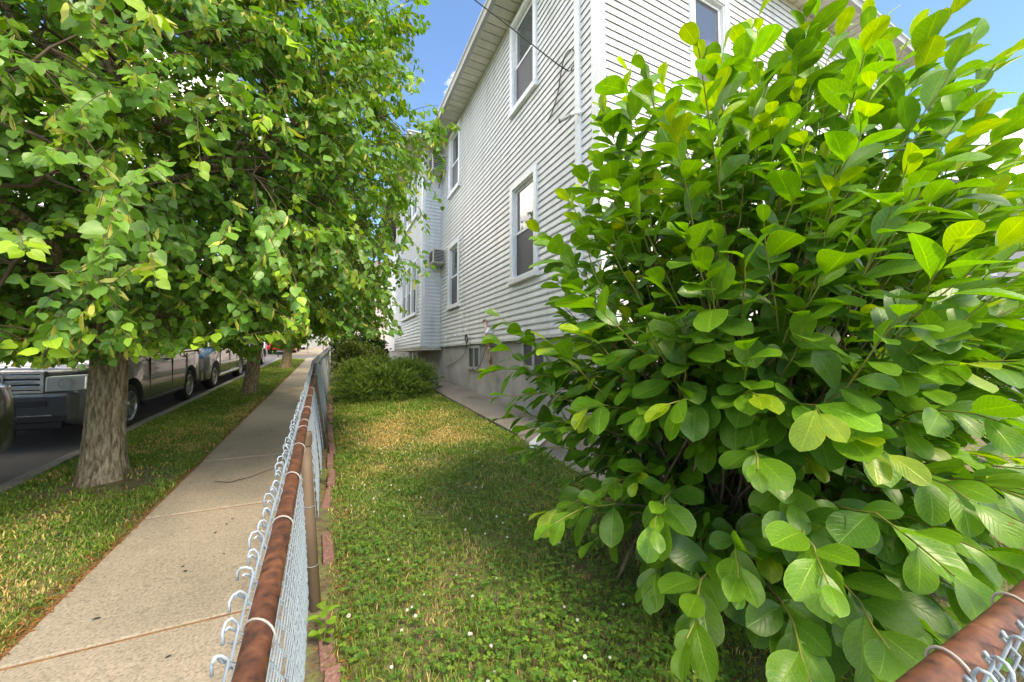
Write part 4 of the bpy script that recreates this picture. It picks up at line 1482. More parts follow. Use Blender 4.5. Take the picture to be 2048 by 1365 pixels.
    # thick old stems at the foot, each its own part
    for i in range(16):
        az = i * 2.4; r = 0.05 + 0.17 * ((i * 0.37) % 1)
        p0 = np.array([r * math.cos(az), r * math.sin(az), -0.06])
        p2 = p0 + np.array([0.45 * math.cos(az), 0.4 * math.sin(az), g.uniform(0.9, 1.5)])
        pts = bez(p0, p0 + np.array([0.08 * math.cos(az), 0.08 * math.sin(az), 0.6]), p2, 9)
        MB().tube([tuple(p) for p in pts], list(np.linspace(g.uniform(0.014, 0.024), 0.009, 9)), 8).build('stem', M['stem'], root, True)
    print('magnolia leaves', len(P))


magnolia()


# ------------------------------------------------------------------ juniper and the shrub behind it
def plume_template(n, seed):
    r = random.Random(seed)
    V, T = [], []
    for i in range(n):
        t = i / (n - 1)
        y = t * 0.92
        sgn = 1 if i % 2 else -1
        a = r.uniform(0.5, 0.9)
        ln = (0.50 - 0.26 * t) * r.uniform(0.7, 1.2)
        rot = r.uniform(-0.9, 0.9)
        dx, dz = sgn * math.sin(a) * ln * math.cos(rot), math.sin(a) * ln * math.sin(rot)
        dy = math.cos(a) * ln
        w = 0.055
        k = len(V)
        V += [(0, y, 0), (dx * 0.5 - w * 0.5, y + dy * 0.5 + w, dz * 0.5 + 0.01), (dx * 0.5 + w * 0.5, y + dy * 0.5 - w, dz * 0.5 - 0.01), (dx, y + dy, dz)]
        T += [(k, k + 2, k + 1), (k + 1, k + 2, k + 3)]
    k = len(V)
    V += [(-0.012, 0, 0), (0.012, 0, 0), (0, 1.0, 0)]
    T.append((k, k + 1, k + 2))
    return np.array(V), np.array(T), np.zeros((len(V), 2))


PT = [plume_template(16, s_) for s_ in range(4)]


def bush(name, label, blobs, n, size, cols, temps, mat, seed, stem_n=24, up=0.3, cat='shrub', flat=0.5):
    """blobs: list of (centre, radii): leafy mass with stems; foliage is one part"""
    g = np.random.default_rng(seed)
    c0 = np.array(blobs[0][0]); B = np.array([c0[0], c0[1], c0[2] - blobs[0][1][2] * 0.9])
    root = tag(empty(name, tuple(B)), label, cat)
    wts = np.array([b[1][0] * b[1][1] * b[1][2] for b in blobs]); wts = wts / wts.sum()
    parts = []
    segs = []
    for v, tm in enumerate(temps):
        P, D, N, S, C = [], [], [], [], []
        for _ in range(n // len(temps)):
            b = blobs[int(g.choice(len(blobs), p=wts))]
            c, r = np.array(b[0]), np.array(b[1])
            u = unit(g.normal(size=3))
            if u[2] < -0.35: u[2] = -u[2]
            k = g.uniform(0.2, 1.0) ** 0.45
            lump = 1 + 0.16 * math.sin(u[0] * 9 + seed) * math.sin(u[1] * 8 + u[2] * 7)
            p = c + u * r * k * lump
            d = unit(u * np.array([1, 1, flat]) + np.array([0, 0, up]) + g.normal(0, 0.35, 3))
            P.append(p); D.append(d); N.append(unit(u + np.array([0, 0, 0.6]) + g.normal(0, 0.4, 3)))
            S.append(size * g.uniform(0.7, 1.3))
            m = g.uniform(0.75, 1.25)
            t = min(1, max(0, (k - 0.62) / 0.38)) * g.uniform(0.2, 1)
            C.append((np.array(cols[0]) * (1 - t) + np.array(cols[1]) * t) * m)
        P = np.array(P)
        parts.append((tm, P - B, frames(np.array(D), np.array(N)), np.array(S), np.array(C)))
        for p in P[:stem_n]:
            segs.append((bez(B * 0.7 + p * 0.3 * np.array([1, 1, 0]) + np.array([0, 0, B[2] * 0.3]), (B + p) / 2 + np.array([0, 0, 0.15]), p, 7) - B, np.linspace(0.012, 0.003, 7)))
    tag(batch('foliage', parts, mat, root, False), kind='stuff')
    V_, T_ = tubes_np(segs, 5)
    tag(link('stems', np_mesh('stems', V_, T_, M['twig'], smooth=True), root), kind='stuff')
    return root


jb = []
for (x, y, rx, ry, rz_) in ((1.1, 9.0, 0.95, 0.9, 0.55), (0.45, 8.6, 0.45, 0.65, 0.34), (1.75, 9.6, 0.75, 0.9, 0.62), (0.8, 8.45, 0.6, 0.5, 0.30), (1.5, 8.75, 0.6, 0.5, 0.34), (0.55, 9.9, 0.5, 0.9, 0.62), (1.9, 10.6, 0.6, 0.8, 0.6), (1.1, 10.4, 0.8, 0.9, 0.66)):
    jb.append(((x, y, lawn_z(x, y) + rz_ * 0.28), (rx, ry, rz_)))
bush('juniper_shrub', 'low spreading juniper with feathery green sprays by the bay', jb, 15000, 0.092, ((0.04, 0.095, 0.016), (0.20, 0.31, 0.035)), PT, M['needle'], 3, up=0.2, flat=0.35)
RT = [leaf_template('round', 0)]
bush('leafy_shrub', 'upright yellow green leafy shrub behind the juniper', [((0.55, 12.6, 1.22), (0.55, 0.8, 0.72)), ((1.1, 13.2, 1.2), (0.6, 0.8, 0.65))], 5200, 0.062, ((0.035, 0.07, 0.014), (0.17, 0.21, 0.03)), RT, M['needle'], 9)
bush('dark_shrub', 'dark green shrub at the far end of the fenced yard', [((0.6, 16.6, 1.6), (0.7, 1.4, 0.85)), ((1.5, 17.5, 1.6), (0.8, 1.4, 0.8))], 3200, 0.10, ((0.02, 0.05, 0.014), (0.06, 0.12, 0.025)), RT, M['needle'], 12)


# ------------------------------------------------------------------ grass, clover, weeds, litter
def dryness(x, y):
    d = np.zeros_like(x)
    for (cx, cy, rx, ry, a) in ((1.55, 5.2, 0.45, 0.5, 1.1), (0.75, 5.6, 0.6, 0.9, 1.0), (1.2, 6.4, 0.8, 0.5, 0.7), (0.8, 4.2, 0.7, 0.35, 0.45), (0.5, 2.0, 0.2, 0.3, 0.4), (0.85, 2.35, 0.25, 0.2, 0.4), (1.9, 6.2, 0.4, 0.8, 0.55), (1.3, 3.4, 0.5, 0.2, 0.4),
                                (-1.8, 3.1, 0.35, 0.5, 0.8), (-2.1, 3.6, 0.3, 0.4, 0.6), (-1.7, 6.5, 0.5, 0.8, 0.45), (-1.5, 2.2, 0.4, 0.5, 0.6), (-1.4, 8.2, 0.2, 1.6, 0.6)):
        d = np.maximum(d, a * np.exp(-((x - cx) / rx) ** 2 - ((y - cy) / ry) ** 2))
    d = d + 0.22 * np.sin(x * 5.3 + y * 2.1) * np.sin(y * 4.3 - x * 3.1) + 0.12 * np.sin(x * 13 + 2) * np.sin(y * 11)
    return np.clip(d, 0, 1)


def bare(x, y):
    """0..1: how far the turf is worn away"""
    b = np.zeros_like(x)
    for (cx, cy, r, a) in ((-1.87, 4.87, 0.50, 1.1), (-1.55, 4.75, 0.33, 0.9), (-1.67, 10.55, 0.5, 0.9), (-1.63, 17.5, 0.5, 0.6), (2.35, 1.6, 0.85, 1.0), (1.75, 1.75, 0.42, 0.75), (1.9, 1.0, 0.5, 0.75), (1.45, 0.95, 0.3, 0.5), (1.6, 2.6, 0.35, 0.3), (1.1, 8.7, 0.9, 0.8)):
        b = np.maximum(b, a * np.exp(-((x - cx) ** 2 + (y - cy) ** 2) / r ** 2))
    b = b + 0.25 * np.sin(x * 7.7 + y * 5.1) * np.sin(y * 8.3 - x * 6.1)
    b = np.maximum(b, np.clip((x + 1.36) / 0.09, 0, 1) * (x < -1.2) * 0.8)      # worn edge along the sidewalk
    b = np.maximum(b, np.clip((0.16 - x) / 0.12, 0, 1) * (x > -0.5) * 0.55)
    return np.clip(b, 0, 1)


def grass(name, x0, x1, y0, y1, n, zf, pw, seed, label, parent=None, hgt=(0.028, 0.062), dens_y=None):
    g = np.random.default_rng(seed)
    x = g.uniform(x0, x1, n)
    y = y0 + (y1 - y0) * g.uniform(0, 1, n) ** pw
    # tufts
    x += 0.012 * np.sin(y * 91 + x * 57); y += 0.012 * np.sin(x * 83 - y * 61)
    keep = g.uniform(0, 1, n) > bare(x, y) * 0.97
    keep &= (x > x0) & (x < x1)
    x, y = x[keep], y[keep]
    n = len(x)
    z = np.array([zf(a, b) for a, b in zip(x, y)])
    dry = dryness(x, y)
    dist = np.sqrt(x ** 2 + y ** 2)
    w = 0.0021 * g.uniform(0.7, 1.3, n) * np.clip(dist / 2.2, 1, 3.2)
    clump = 0.85 + 0.3 * np.sin(x * 9 + 1) * np.sin(y * 7 + x * 3)
    h = g.uniform(*hgt, n) * (1 - 0.25 * dry) * clump
    az = g.uniform(0, 2 * math.pi, n)
    lean = np.abs(g.normal(0.55, 0.35, n)) * h
    ca, sa = np.cos(az), np.sin(az)
    fa = az + math.pi / 2 + g.normal(0, 0.5, n)
    cx, cy = np.cos(fa), np.sin(fa)
    b0 = np.stack([x, y, z - 0.005], 1)
    wv = np.stack([cx * w, cy * w, np.zeros(n)], 1)
    mid = b0 + np.stack([ca * lean * 0.35, sa * lean * 0.35, h * 0.62], 1)
    tip = b0 + np.stack([ca * lean * 1.1, sa * lean * 1.1, h * g.uniform(0.75, 1.0, n)], 1)
    V = np.stack([b0 - wv, b0 + wv, mid - wv * 0.8, mid + wv * 0.8, tip], 1).reshape(-1, 3)
    k = np.arange(n)[:, None] * 5
    T = np.concatenate([k + np.array([[0, 1, 3]]), k + np.array([[0, 3, 2]]), k + np.array([[2, 3, 4]])], 1).reshape(-1, 3)
    m = g.uniform(0.72, 1.25, n)[:, None]
    green = np.array([0.175, 0.275, 0.034]); lush = np.array([0.10, 0.23, 0.026]); straw = np.array([0.60, 0.45, 0.17])
    mixg = g.uniform(0, 1, n)[:, None] * (0.6 + 0.4 * np.sin(x * 3 + 1)[:, None] * np.sin(y * 2.3)[:, None])
    c = green * (1 - mixg) + lush * mixg
    isdry = (g.uniform(0, 1, n) < (0.06 + 0.85 * dry))[:, None]
    c = np.where(isdry, straw * (0.8 + 0.3 * g.uniform(0, 1, (n, 1))), c) * m
    col = np.repeat(c, 5, axis=0)
    me = np_mesh(name, V, T, M['grass'], col)
    o = link(name, me, parent)
    tag(o, label, 'grass', kind='stuff')
    return o


grass('lawn_grass', 0.0, 2.33, 0.32, 12.0, 210000, lawn_z, 1.75, 1, 'short lawn grass with dry straw patches inside the fence')
grass('verge_grass', -2.56, -1.262, 1.2, 24.5, 140000, verge_z, 1.9, 2, 'grass growing on the verge between sidewalk and road')
grass('front_grass', 2.33, 6.5, 0.3, 3.0, 9000, lambda x, y: 0.085 + 0.054 * y + wob(x, y, 0.01), 1.0, 4, 'thin grass behind the big shrub')


def litter(name, areas, seed, cols, size, label, zadd=0.006):
    g = np.random.default_rng(seed)
    P, zf_ = [], []
    for (x0, x1, y0, y1, n, zf) in areas:
        x = g.uniform(x0, x1, n); y = y0 + (y1 - y0) * g.uniform(0, 1, n) ** 1.6
        P.append(np.stack([x, y, np.array([zf(a, b) for a, b in zip(x, y)]) + zadd], 1))
    P = np.vstack(P)
    n = len(P)
    D = unit(np.stack([g.normal(size=n), g.normal(size=n), g.normal(0, 0.15, n)], 1))
    N = unit(np.stack([g.normal(0, 0.3, n), g.normal(0, 0.3, n), np.ones(n)], 1))
    S = size * g.uniform(0.5, 1.5, n)
    t = g.uniform(0, 1, (n, 1))
    C = (np.array(cols[0]) * t + np.array(cols[1]) * (1 - t)) * g.uniform(0.7, 1.2, (n, 1))
    Vt = np.array([(-0.11, 0, 0), (0.11, 0, 0), (0.14, 0.55, 0.05), (-0.12, 0.5, 0.03), (0, 1, 0)])
    o = batch(name, [((Vt, np.array([(0, 1, 2), (0, 2, 3), (3, 2, 4)]), np.zeros((5, 2))), P, frames(D, N), S, C)], M['grass'], None, False)
    return tag(o, label, 'litter', kind='stuff')


litter('leaf_litter', [(-1.36, -1.255, 1.5, 22, 5200, lambda x, y: gz(y) + 0.0), (0.03, 0.15, 0.6, 9.5, 2600, lawn_z), (-0.145, 0.02, 0.5, 9, 1600, lambda x, y: gz(y) + 0.012), (-2.25, -1.45, 4.4, 5.4, 900, verge_z), (-2.1, -1.3, 9.8, 11.4, 700, verge_z)], 5,
       ((0.36, 0.15, 0.035), (0.22, 0.10, 0.04)), 0.022, 'orange brown leaf litter along the sidewalk and fence edges')
litter('soil_litter', [(1.2, 3.2, 0.5, 2.9, 2600, lawn_z)], 6, ((0.14, 0.09, 0.045), (0.26, 0.19, 0.10)), 0.03, 'brown dead leaves and straw on the soil under the shrub')


def clover():
    g = np.random.default_rng(8)
    tm = RT[0]
    n = 14500
    x = g.uniform(0.06, 2.25, n); y = 0.45 + 6.2 * g.uniform(0, 1, n) ** 1.7
    dens = 0.5 + 0.5 * np.sin(x * 4.1 + 0.6) * np.sin(y * 2.7 + 1.1) + 0.55 * np.exp(-((y - 1.2) / 1.1) ** 2)
    keep = (g.uniform(0, 1, n) < dens) & (dryness(x, y) < 0.5) & (bare(x, y) < 0.75)
    x, y = x[keep], y[keep]
    n = len(x)
    vx = g.uniform(-2.5, -1.3, 900); vy = 1.6 + 5 * g.uniform(0, 1, 900) ** 1.4
    k2 = bare(vx, vy) < 0.4
    P, D, N, S, C = [], [], [], [], []
    for a, b, zf in [*zip(x, y, [lawn_z] * n), *zip(vx[k2], vy[k2], [verge_z] * int(k2.sum()))]:
        h = g.uniform(0.036, 0.066)
        c = np.array([a, b, zf(a, b) + h])
        az = g.uniform(0, 6.28)
        s = g.uniform(0.011, 0.020)
        big = np.array([0.075, 0.185, 0.026]) if g.uniform() < 0.55 else np.array([0.145, 0.255, 0.03])
        m = g.uniform(0.75, 1.2)
        for q in range(3):
            aa = az + q * 2.094
            P.append(c); D.append((math.cos(aa), math.sin(aa), g.uniform(-0.15, 0.25))); N.append((g.normal(0, .2), g.normal(0, .2), 1)); S.append(s); C.append(big * m)
    o = batch('clover', [(tm, np.array(P), frames(np.array(D), np.array(N, float)), np.array(S), np.array(C))], M['grass'])
    tag(o, 'white clover growing through the lawn with round flower heads', 'clover', kind='stuff')
    # flower heads
    hm = []
    for v in range(3):
        mb = MB()
        rr = random.Random(v)
        mb.tube([(0, 0, -0.06), (rr.uniform(-.008, .008), rr.uniform(-.008, .008), -0.03), (0, 0, 0)], 0.0012, 4)
        for i in range(34):
            ph = math.acos(1 - 2 * (i + 0.5) / 40); th = i * 2.4
            d = Vector((math.sin(ph) * math.cos(th), math.sin(ph) * math.sin(th), math.cos(ph) * 0.85))
            s_ = d.orthogonal().normalized() * 0.0026
            t_ = d.cross(s_).normalized() * 0.0026
            p0 = d * 0.004; p1 = d * 0.0115
            mb.add([p0, p1 + s_, p1 + t_, p1 - s_, p1 - t_], [(0, 1, 2), (0, 2, 3), (0, 3, 4), (0, 4, 1), (1, 4, 3, 2)], 1)
        hm.append(mb.mesh('flower_head', [M['shoot'], M['petal']]))
    cnt = 0
    while cnt < 80:
        a = g.uniform(0.1, 1.9); b = 0.8 + 4.2 * g.uniform() ** 1.15
        if g.uniform() > math.exp(-((a - 0.75) / 0.75) ** 2): continue
        f = bpy.data.objects.new('flower_head', hm[cnt % 3])
        COL.objects.link(f)
        f.location = (a, b, lawn_z(a, b) + g.uniform(0.045, 0.07))
        f.rotation_euler = (g.normal(0, 0.25), g.normal(0, 0.25), g.uniform(0, 6))
        s_ = g.uniform(0.45, 0.8)
        f.scale = (s_, s_, s_)
        f.parent = o
        cnt += 1


clover()


def weed(x, y, zf, n, size, up, label, seed, col, group=None, h=0.0, name='broadleaf_weed'):
    g = np.random.default_rng(seed)
    B = np.array([x, y, zf(x, y)])
    r = tag(empty(name, tuple(B)), label, 'weed', group)
    P, D, N, S, C, K = [], [], [], [], [], []
    for i in range(n):
        az = i * 2.4 + g.uniform(-0.3, 0.3)
        e = g.uniform(up * 0.5, up * 1.3)
        p = B + np.array([0.008 * math.cos(az), 0.008 * math.sin(az), 0.008 + h * i / n])
        P.append(p); D.append((math.cos(az), math.sin(az), e)); N.append((0, 0, 1.0)); S.append(size * g.uniform(0.7, 1.15))
        C.append(np.array(col) * g.uniform(0.8, 1.2)); K.append(int(g.integers(5)))
    if h > 0:
        tag(MB().tube([(0, 0, 0), (0.01, 0.01, h * 0.5), (0.0, 0.02, h)], 0.003, 5).build('stalk', M['shoot'], r))
    leaf_objects('leaf', MT, np.array(P), frames(np.array(D, float), np.array(N, float)), np.array(S), np.array(C), K, M['weed_obj'], r, B)


WG = 'broadleaf weeds in the lawn'
i = 0
for (x, y, s_) in ((1.05, 1.65, .05), (1.12, 1.2, .05), (0.95, 1.35, .055), (1.35, 1.25, .05), (1.55, 2.05, .06), (1.62, 2.15, .07), (1.3, 2.05, .05), (0.75, 1.9, .05), (1.22, 1.55, .05), (1.4, 1.6, .055), (0.28, 2.75, .06), (0.55, 3.2, .05), (1.05, 1.02, .05), (1.25, 0.98, .055), (0.9, 1.08, .045), (1.75, 2.5, .06), (1.45, 2.75, .05), (0.4, 1.2, .045)):
    weed(x, y, lawn_z, 6, s_, 0.5, 'low broadleaf weed rosette growing among the clover', 100 + i, (0.10, 0.22, 0.03), WG)
    i += 1
weed(-0.005, 1.98, lambda x, y: gz(y) + 0.02, 16, 0.055, 0.45, 'bright green leafy weed between the fence post and edging bricks', 140, (0.17, 0.31, 0.03), None, 0.16, 'leafy_weed')
weed(-0.03, 4.05, lambda x, y: gz(y) + 0.02, 9, 0.06, 0.5, 'small green weed at the second fence post', 141, (0.11, 0.22, 0.03), None, 0.12, 'leafy_weed')

# twig and dark seeds lying on the sidewalk
tag(MB().tube([(-0.98, 4.5, gz(4.5) + 0.012), (-0.85, 4.42, gz(4.42) + 0.012), (-0.70, 4.50, gz(4.5) + 0.014), (-0.52, 4.72, gz(4.72) + 0.012)], [0.004, 0.0045, 0.0035, 0.002], 5).build('twig', M['twig']), 'thin bare twig lying across the sidewalk', 'twig')
seed_m = MB().tube([(-0.016, 0, 0.004), (-0.006, 0.002, 0.005), (0.006, 0.001, 0.005), (0.016, -0.002, 0.004)], [0.001, 0.0045, 0.0045, 0.001], 6).mesh('fallen_seed', M['dark'], True)
for (x, y) in ((-1.02, 2.62), (-0.76, 2.92), (-0.79, 2.98), (-0.68, 3.5), (-0.66, 3.58), (-0.4, 3.75), (-0.72, 3.38), (-0.3, 2.6), (-0.6, 3.05), (-0.62, 2.2), (-0.9, 2.15)):
    o = bpy.data.objects.new('fallen_seed', seed_m); COL.objects.link(o)
    o.location = (x, y, gz(y) + 0.005); o.rotation_euler = (0, 0, random.uniform(0, 3)); s_ = random.uniform(0.6, 1.1); o.scale = (s_, s_, s_)
    tag(o, 'small dark fallen seed pod lying on the sidewalk concrete', 'seed', 'dark seeds on the sidewalk')
for (x, y, rz_) in ((1.02, 1.55, 0.4), (0.9, 1.62, 2.0)):
    t_ = leaf_template('magnolia', 2)
    o = link('fallen_leaf', np_mesh('fallen_leaf', t_[0], t_[1], M['weed_obj'], None, t_[2], True))
    o.location = (x, y, lawn_z(x, y) + 0.035); o.rotation_euler = (0.2, 0.3, rz_); o.scale = (0.07,) * 3; o.color = (0.13, 0.06, 0.04, 1)
    tag(o, 'curled brown dead leaf lying on the lawn', 'leaf', 'dead leaves on the lawn')


# ------------------------------------------------------------------ vehicles
def car_paint(name, col, metallic=0.5, rough=0.32):
    m = plain(name, col, rough, metallic, coat=1.0)
    return m


M['chrome'] = plain('chrome', (0.78, 0.78, 0.78), 0.18, 0.75)
M['lamp'] = plain('clear_lamp', (0.62, 0.63, 0.62), 0.12, 0.2, coat=1.0)
M['tail'] = plain('red_tail_lamp', (0.45, 0.012, 0.015), 0.15, 0.0, coat=1.0)
M['alloy'] = plain('alloy_wheel', (0.50, 0.50, 0.51), 0.3, 0.8)
M['car_glass'] = plain('tinted_car_glass', (0.012, 0.014, 0.016), 0.04, 0.0, coat=1.0)
M['plate'] = plain('pale_plate', (0.50, 0.50, 0.48), 0.5)
M['amber'] = plain('amber_lens', (0.55, 0.25, 0.04), 0.2, coat=1.0)


def vehicle(name, label, loc, spec, paint, faces_away=False, group=None, detail=True, hood=None, front_mat=None):
    """local axes: x across, y from front bumper (0) to rear (L), z up"""
    root = tag(empty(name, loc), label, 'car' if name != 'van' else 'van', group)
    rx = Matrix.Rotation(math.atan(SLOPE), 4, 'X')
    rot = rx @ Matrix.Rotation(math.pi, 4, 'Z') if faces_away else rx
    root.rotation_euler = rot.to_euler()
    L, hw, wr = spec['L'], spec['hw'], spec['wr']
    st = list(spec['body'])                               # (y, zb, zt, hw)
    ra = wr + 0.055
    ys = [s_[0] for s_ in st]
    arch = []
    for ax in spec['axles']:
        for q in np.linspace(0, math.pi, 13):
            arch.append((ax - ra * math.cos(q), wr + ra * math.sin(q) * 0.98))
    allY = sorted(set(ys) | set(round(a[0], 4) for a in arch))
    secs = []
    for y in allY:
        zb, zt, w = (float(np.interp(y, ys, [s_[k] for s_ in st])) for k in (1, 2, 3))
        for ax in spec['axles']:
            dy = abs(y - ax)
            if dy <= ra + 1e-6: zb = max(zb, wr + math.sqrt(max(0, ra * ra - dy * dy)) * 0.98)
        zm = [zb, zb + 0.035, max(zb + 0.05, 0.42), max(zb + 0.07, 0.62), max(zb + 0.09, zt - 0.16), zt - 0.05, zt - 0.008, zt + 0.012]
        xm = [0.90 * w, 0.985 * w, w, 0.995 * w, 0.985 * w, 0.955 * w, 0.86 * w, 0.45 * w]
        pr = [(0.0, zb)] + list(zip(xm, zm)) + [(0.0, zt + 0.02)]
        full = pr + [(-x, z) for x, z in pr[-2:0:-1]]
        secs.append([(x, y, z) for x, z in full])
    k = len(secs[0])
    V = [p for s_ in secs for p in s_]
    F, MI = [], []
    half = k // 2
    for i in range(len(secs) - 1):
        for j in range(k):
            j2 = (j + 1) % k
            F.append((i * k + j, (i + 1) * k + j, (i + 1) * k + j2, i * k + j2))
            jj = min(j, k - 1 - j)
            mi = 1 if jj == 0 else 0
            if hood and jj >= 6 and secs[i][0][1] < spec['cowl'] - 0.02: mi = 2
            MI.append(mi)
    F.append(tuple(range(k))); MI.append(0)
    F.append(tuple((len(secs) - 1) * k + j for j in range(k))[::-1]); MI.append(0)
    mb = MB(); mb.v = V; mb.f = F; mb.m = MI
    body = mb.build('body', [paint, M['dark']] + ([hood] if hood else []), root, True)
    es = body.modifiers.new('edges', 'EDGE_SPLIT'); es.split_angle = math.radians(38)
    # cabin: glass loft with painted roof and pillars
    cab = spec['cabin']                                    # (y, z, hw at z)
    belt = spec['belt']
    cs = []
    for (y, z, w) in cab:
        t = max(0.0, (z - belt) / (spec['roof'] - belt))
        wb = hw * 0.945
        cs.append([(wb, y, belt - 0.02), (wb * (1 - 0.16 * t), y, belt + (z - belt) * 0.80), (w, y, z - 0.05 * t), (w * 0.8, y, z), (0, y, z + 0.02), (-w * 0.8, y, z), (-w, y, z - 0.05 * t), (-wb * (1 - 0.16 * t), y, belt + (z - belt) * 0.80), (-wb, y, belt - 0.02)])
    V = [p for s_ in cs for p in s_]
    F, MI = [], []
    for i in range(len(cs) - 1):
        for j in range(8):
            F.append((i * 9 + j, (i + 1) * 9 + j, (i + 1) * 9 + j + 1, i * 9 + j + 1))
            roofy = cs[i][4][2] > spec['roof'] - 0.10 and cs[i + 1][4][2] > spec['roof'] - 0.10
            MI.append(1 if (2 <= j <= 5 and roofy) or (1 <= j <= 6 and roofy and j in (1, 6)) else 0)
    F.append(tuple(range(9))); MI.append(0); F.append(tuple((len(cs) - 1) * 9 + j for j in range(9))); MI.append(0)
    mb = MB(); mb.v = V; mb.f = F; mb.m = MI
    cb = mb.build('cabin', [M['car_glass'], paint], root, True)
    es = cb.modifiers.new('edges', 'EDGE_SPLIT'); es.split_angle = math.radians(32)
    for sg in (-1, 1):
        for (y0, y1) in spec['pillars']:
            za, zb_ = belt, spec['roof'] - 0.07
            xa, xb = hw * 0.952, hw * 0.952 * 0.84
            MB().hexa([(sg * xa, y0, za), (sg * (xa - 0.03), y0, za), (sg * (xa - 0.03), y0 + 0.09, za), (sg * xa, y0 + 0.09, za),
                       (sg * xb, y1, zb_), (sg * (xb - 0.03), y1, zb_), (sg * (xb - 0.03), y1 + 0.08, zb_), (sg * xb, y1 + 0.08, zb_)]).build('pillar', paint, root)
    # wheels
    for ax in spec['axles']:
        for sg in (-1, 1):
            xo = sg * (hw - 0.015)
            wh = empty('wheel', (xo - sg * 0.11, ax, wr), root)
            prof = [(-0.10, wr * 0.64), (-0.105, wr * 0.86), (-0.085, wr * 0.97), (-0.04, wr), (0.04, wr), (0.085, wr * 0.97), (0.108, wr * 0.86), (0.10, wr * 0.66), (0.07, wr * 0.62)]
            MB().lathe(prof, 32, 'x').build('tyre', M['rubber'], wh, True)
            if detail:
                s = sg
                rim = MB()
                rim.lathe([(s * 0.10, wr * 0.665), (s * 0.106, wr * 0.64), (s * 0.085, wr * 0.60), (s * -0.05, wr * 0.58)], 32, 'x')
                for kk in range(5):
                    a = kk * 2 * math.pi / 5 + 0.3
                    c_, s_ = math.cos(a), math.sin(a)
                    def pt(r, t, x): return (x, r * c_ - t * s_, r * s_ + t * c_)
                    for off in (-0.028, 0.028):
                        rim.hexa([pt(0.045, off * 0.6 - 0.016, s * 0.075), pt(0.045, off * 0.6 + 0.016, s * 0.075), pt(0.045, off * 0.6 + 0.016, s * 0.045), pt(0.045, off * 0.6 - 0.016, s * 0.045),
                                  pt(wr * 0.62, off * 1.5 - 0.015, s * 0.098), pt(wr * 0.62, off * 1.5 + 0.015, s * 0.098), pt(wr * 0.62, off * 1.5 + 0.015, s * 0.06), pt(wr * 0.62, off * 1.5 - 0.015, s * 0.06)])
                rim.lathe([(s * 0.05, 0.075), (s * 0.078, 0.07), (s * 0.09, 0.035), (s * 0.09, 0.0)], 20, 'x')
                rim.build('rim', M['alloy'], wh)
                MB().lathe([(s * -0.03, wr * 0.6), (s * -0.03, 0.0)], 24, 'x').build('brake_disc', M['dark'], wh)
            else:
                MB().lathe([(sg * 0.10, wr * 0.66), (sg * 0.085, wr * 0.5), (sg * 0.09, 0.0)], 20, 'x').build('rim', M['alloy'], wh, True)
    for sg in (-1, 1):
        p = spec['mirror']
        o = MB().box((sg * (hw - 0.03), p[0], p[1]), (sg * (hw + 0.19), p[0] + 0.12, p[1] + 0.17)).build('mirror', paint, root); bevel(o, 0.03, 3)
        for (y, z) in spec['handles']:
            o = MB().box((sg * (hw * 0.985), y, z), (sg * (hw * 0.985 + 0.03), y + 0.2, z + 0.035)).build('door_handle', paint, root); bevel(o, 0.01)
        for y in spec['seams']:
            MB().box((sg * (hw * 0.975), y - 0.004, spec['sill']), (sg * (hw * 0.998 + 0.0025), y + 0.004, belt - 0.06)).build('door_seam', M['dark'], root)
        o = MB().box((sg * (hw * 0.93), spec['axles'][0] + ra + 0.02, spec['sill'] - 0.10), (sg * (hw * 1.0 + 0.012), spec['axles'][1] - ra - 0.02, spec['sill'] - 0.02)).build('side_sill', spec.get('sill_mat', M['dark']), root); bevel(o, 0.02)
        if spec.get('trim'):
            o = MB().box((sg * (hw * 0.99), spec['axles'][0] + ra + 0.06, 0.60), (sg * (hw * 0.998 + 0.012), spec['axles'][1] - ra - 0.06, 0.66)).build('side_moulding', spec['trim'], root); bevel(o, 0.008)
    # front: grille, lamps, bumper, plate
    fz = spec['front']                                     # dict of heights
    fw = st[0][3]
    fm = front_mat or M['chrome']
    g0, g1 = fz['grille']
    MB().box((-fw * fz['gw'], -0.012, g0), (fw * fz['gw'], 0.05, g1)).build('grille', M['dark'], root)
    nb = fz['bars']
    for i in range(nb):
        z = g0 + (g1 - g0) * (i + 0.5) / nb
        h = (g1 - g0) / nb * 0.34
        o = MB().box((-fw * fz['gw'], -0.032, z - h), (fw * fz['gw'], -0.0125, z + h)).build('grille_bar', fm, root); bevel(o, 0.006)
    fr = MB()
    e = fw * fz['gw']
    fr.box((-e - 0.03, -0.034, g1), (e + 0.03, 0.04, g1 + 0.03)); fr.box((-e - 0.03, -0.034, g0 - 0.03), (e + 0.03, 0.04, g0)); fr.box((-e - 0.03, -0.034, g0), (-e, 0.04, g1)); fr.box((e, -0.034, g0), (e + 0.03, 0.04, g1))
    o = fr.build('grille_frame', fm, root)
    if fz.get('badge'):
        bd = MB()
        c = (g0 + g1) / 2
        bd.box((-0.075, -0.052, c - 0.06), (-0.045, -0.0335, c + 0.06)); bd.box((0.045, -0.052, c - 0.06), (0.075, -0.0335, c + 0.06)); bd.box((-0.045, -0.052, c - 0.012), (0.045, -0.0335, c + 0.012))
        bd.box((-0.11, -0.05, c + 0.075), (0.11, -0.0335, c + 0.09)); bd.box((-0.11, -0.05, c - 0.09), (0.11, -0.0335, c - 0.075)); bd.box((-0.11, -0.05, c - 0.075), (-0.095, -0.0335, c + 0.075)); bd.box((0.095, -0.05, c - 0.075), (0.11, -0.0335, c + 0.075))
        bd.build('badge', M['chrome'], root)
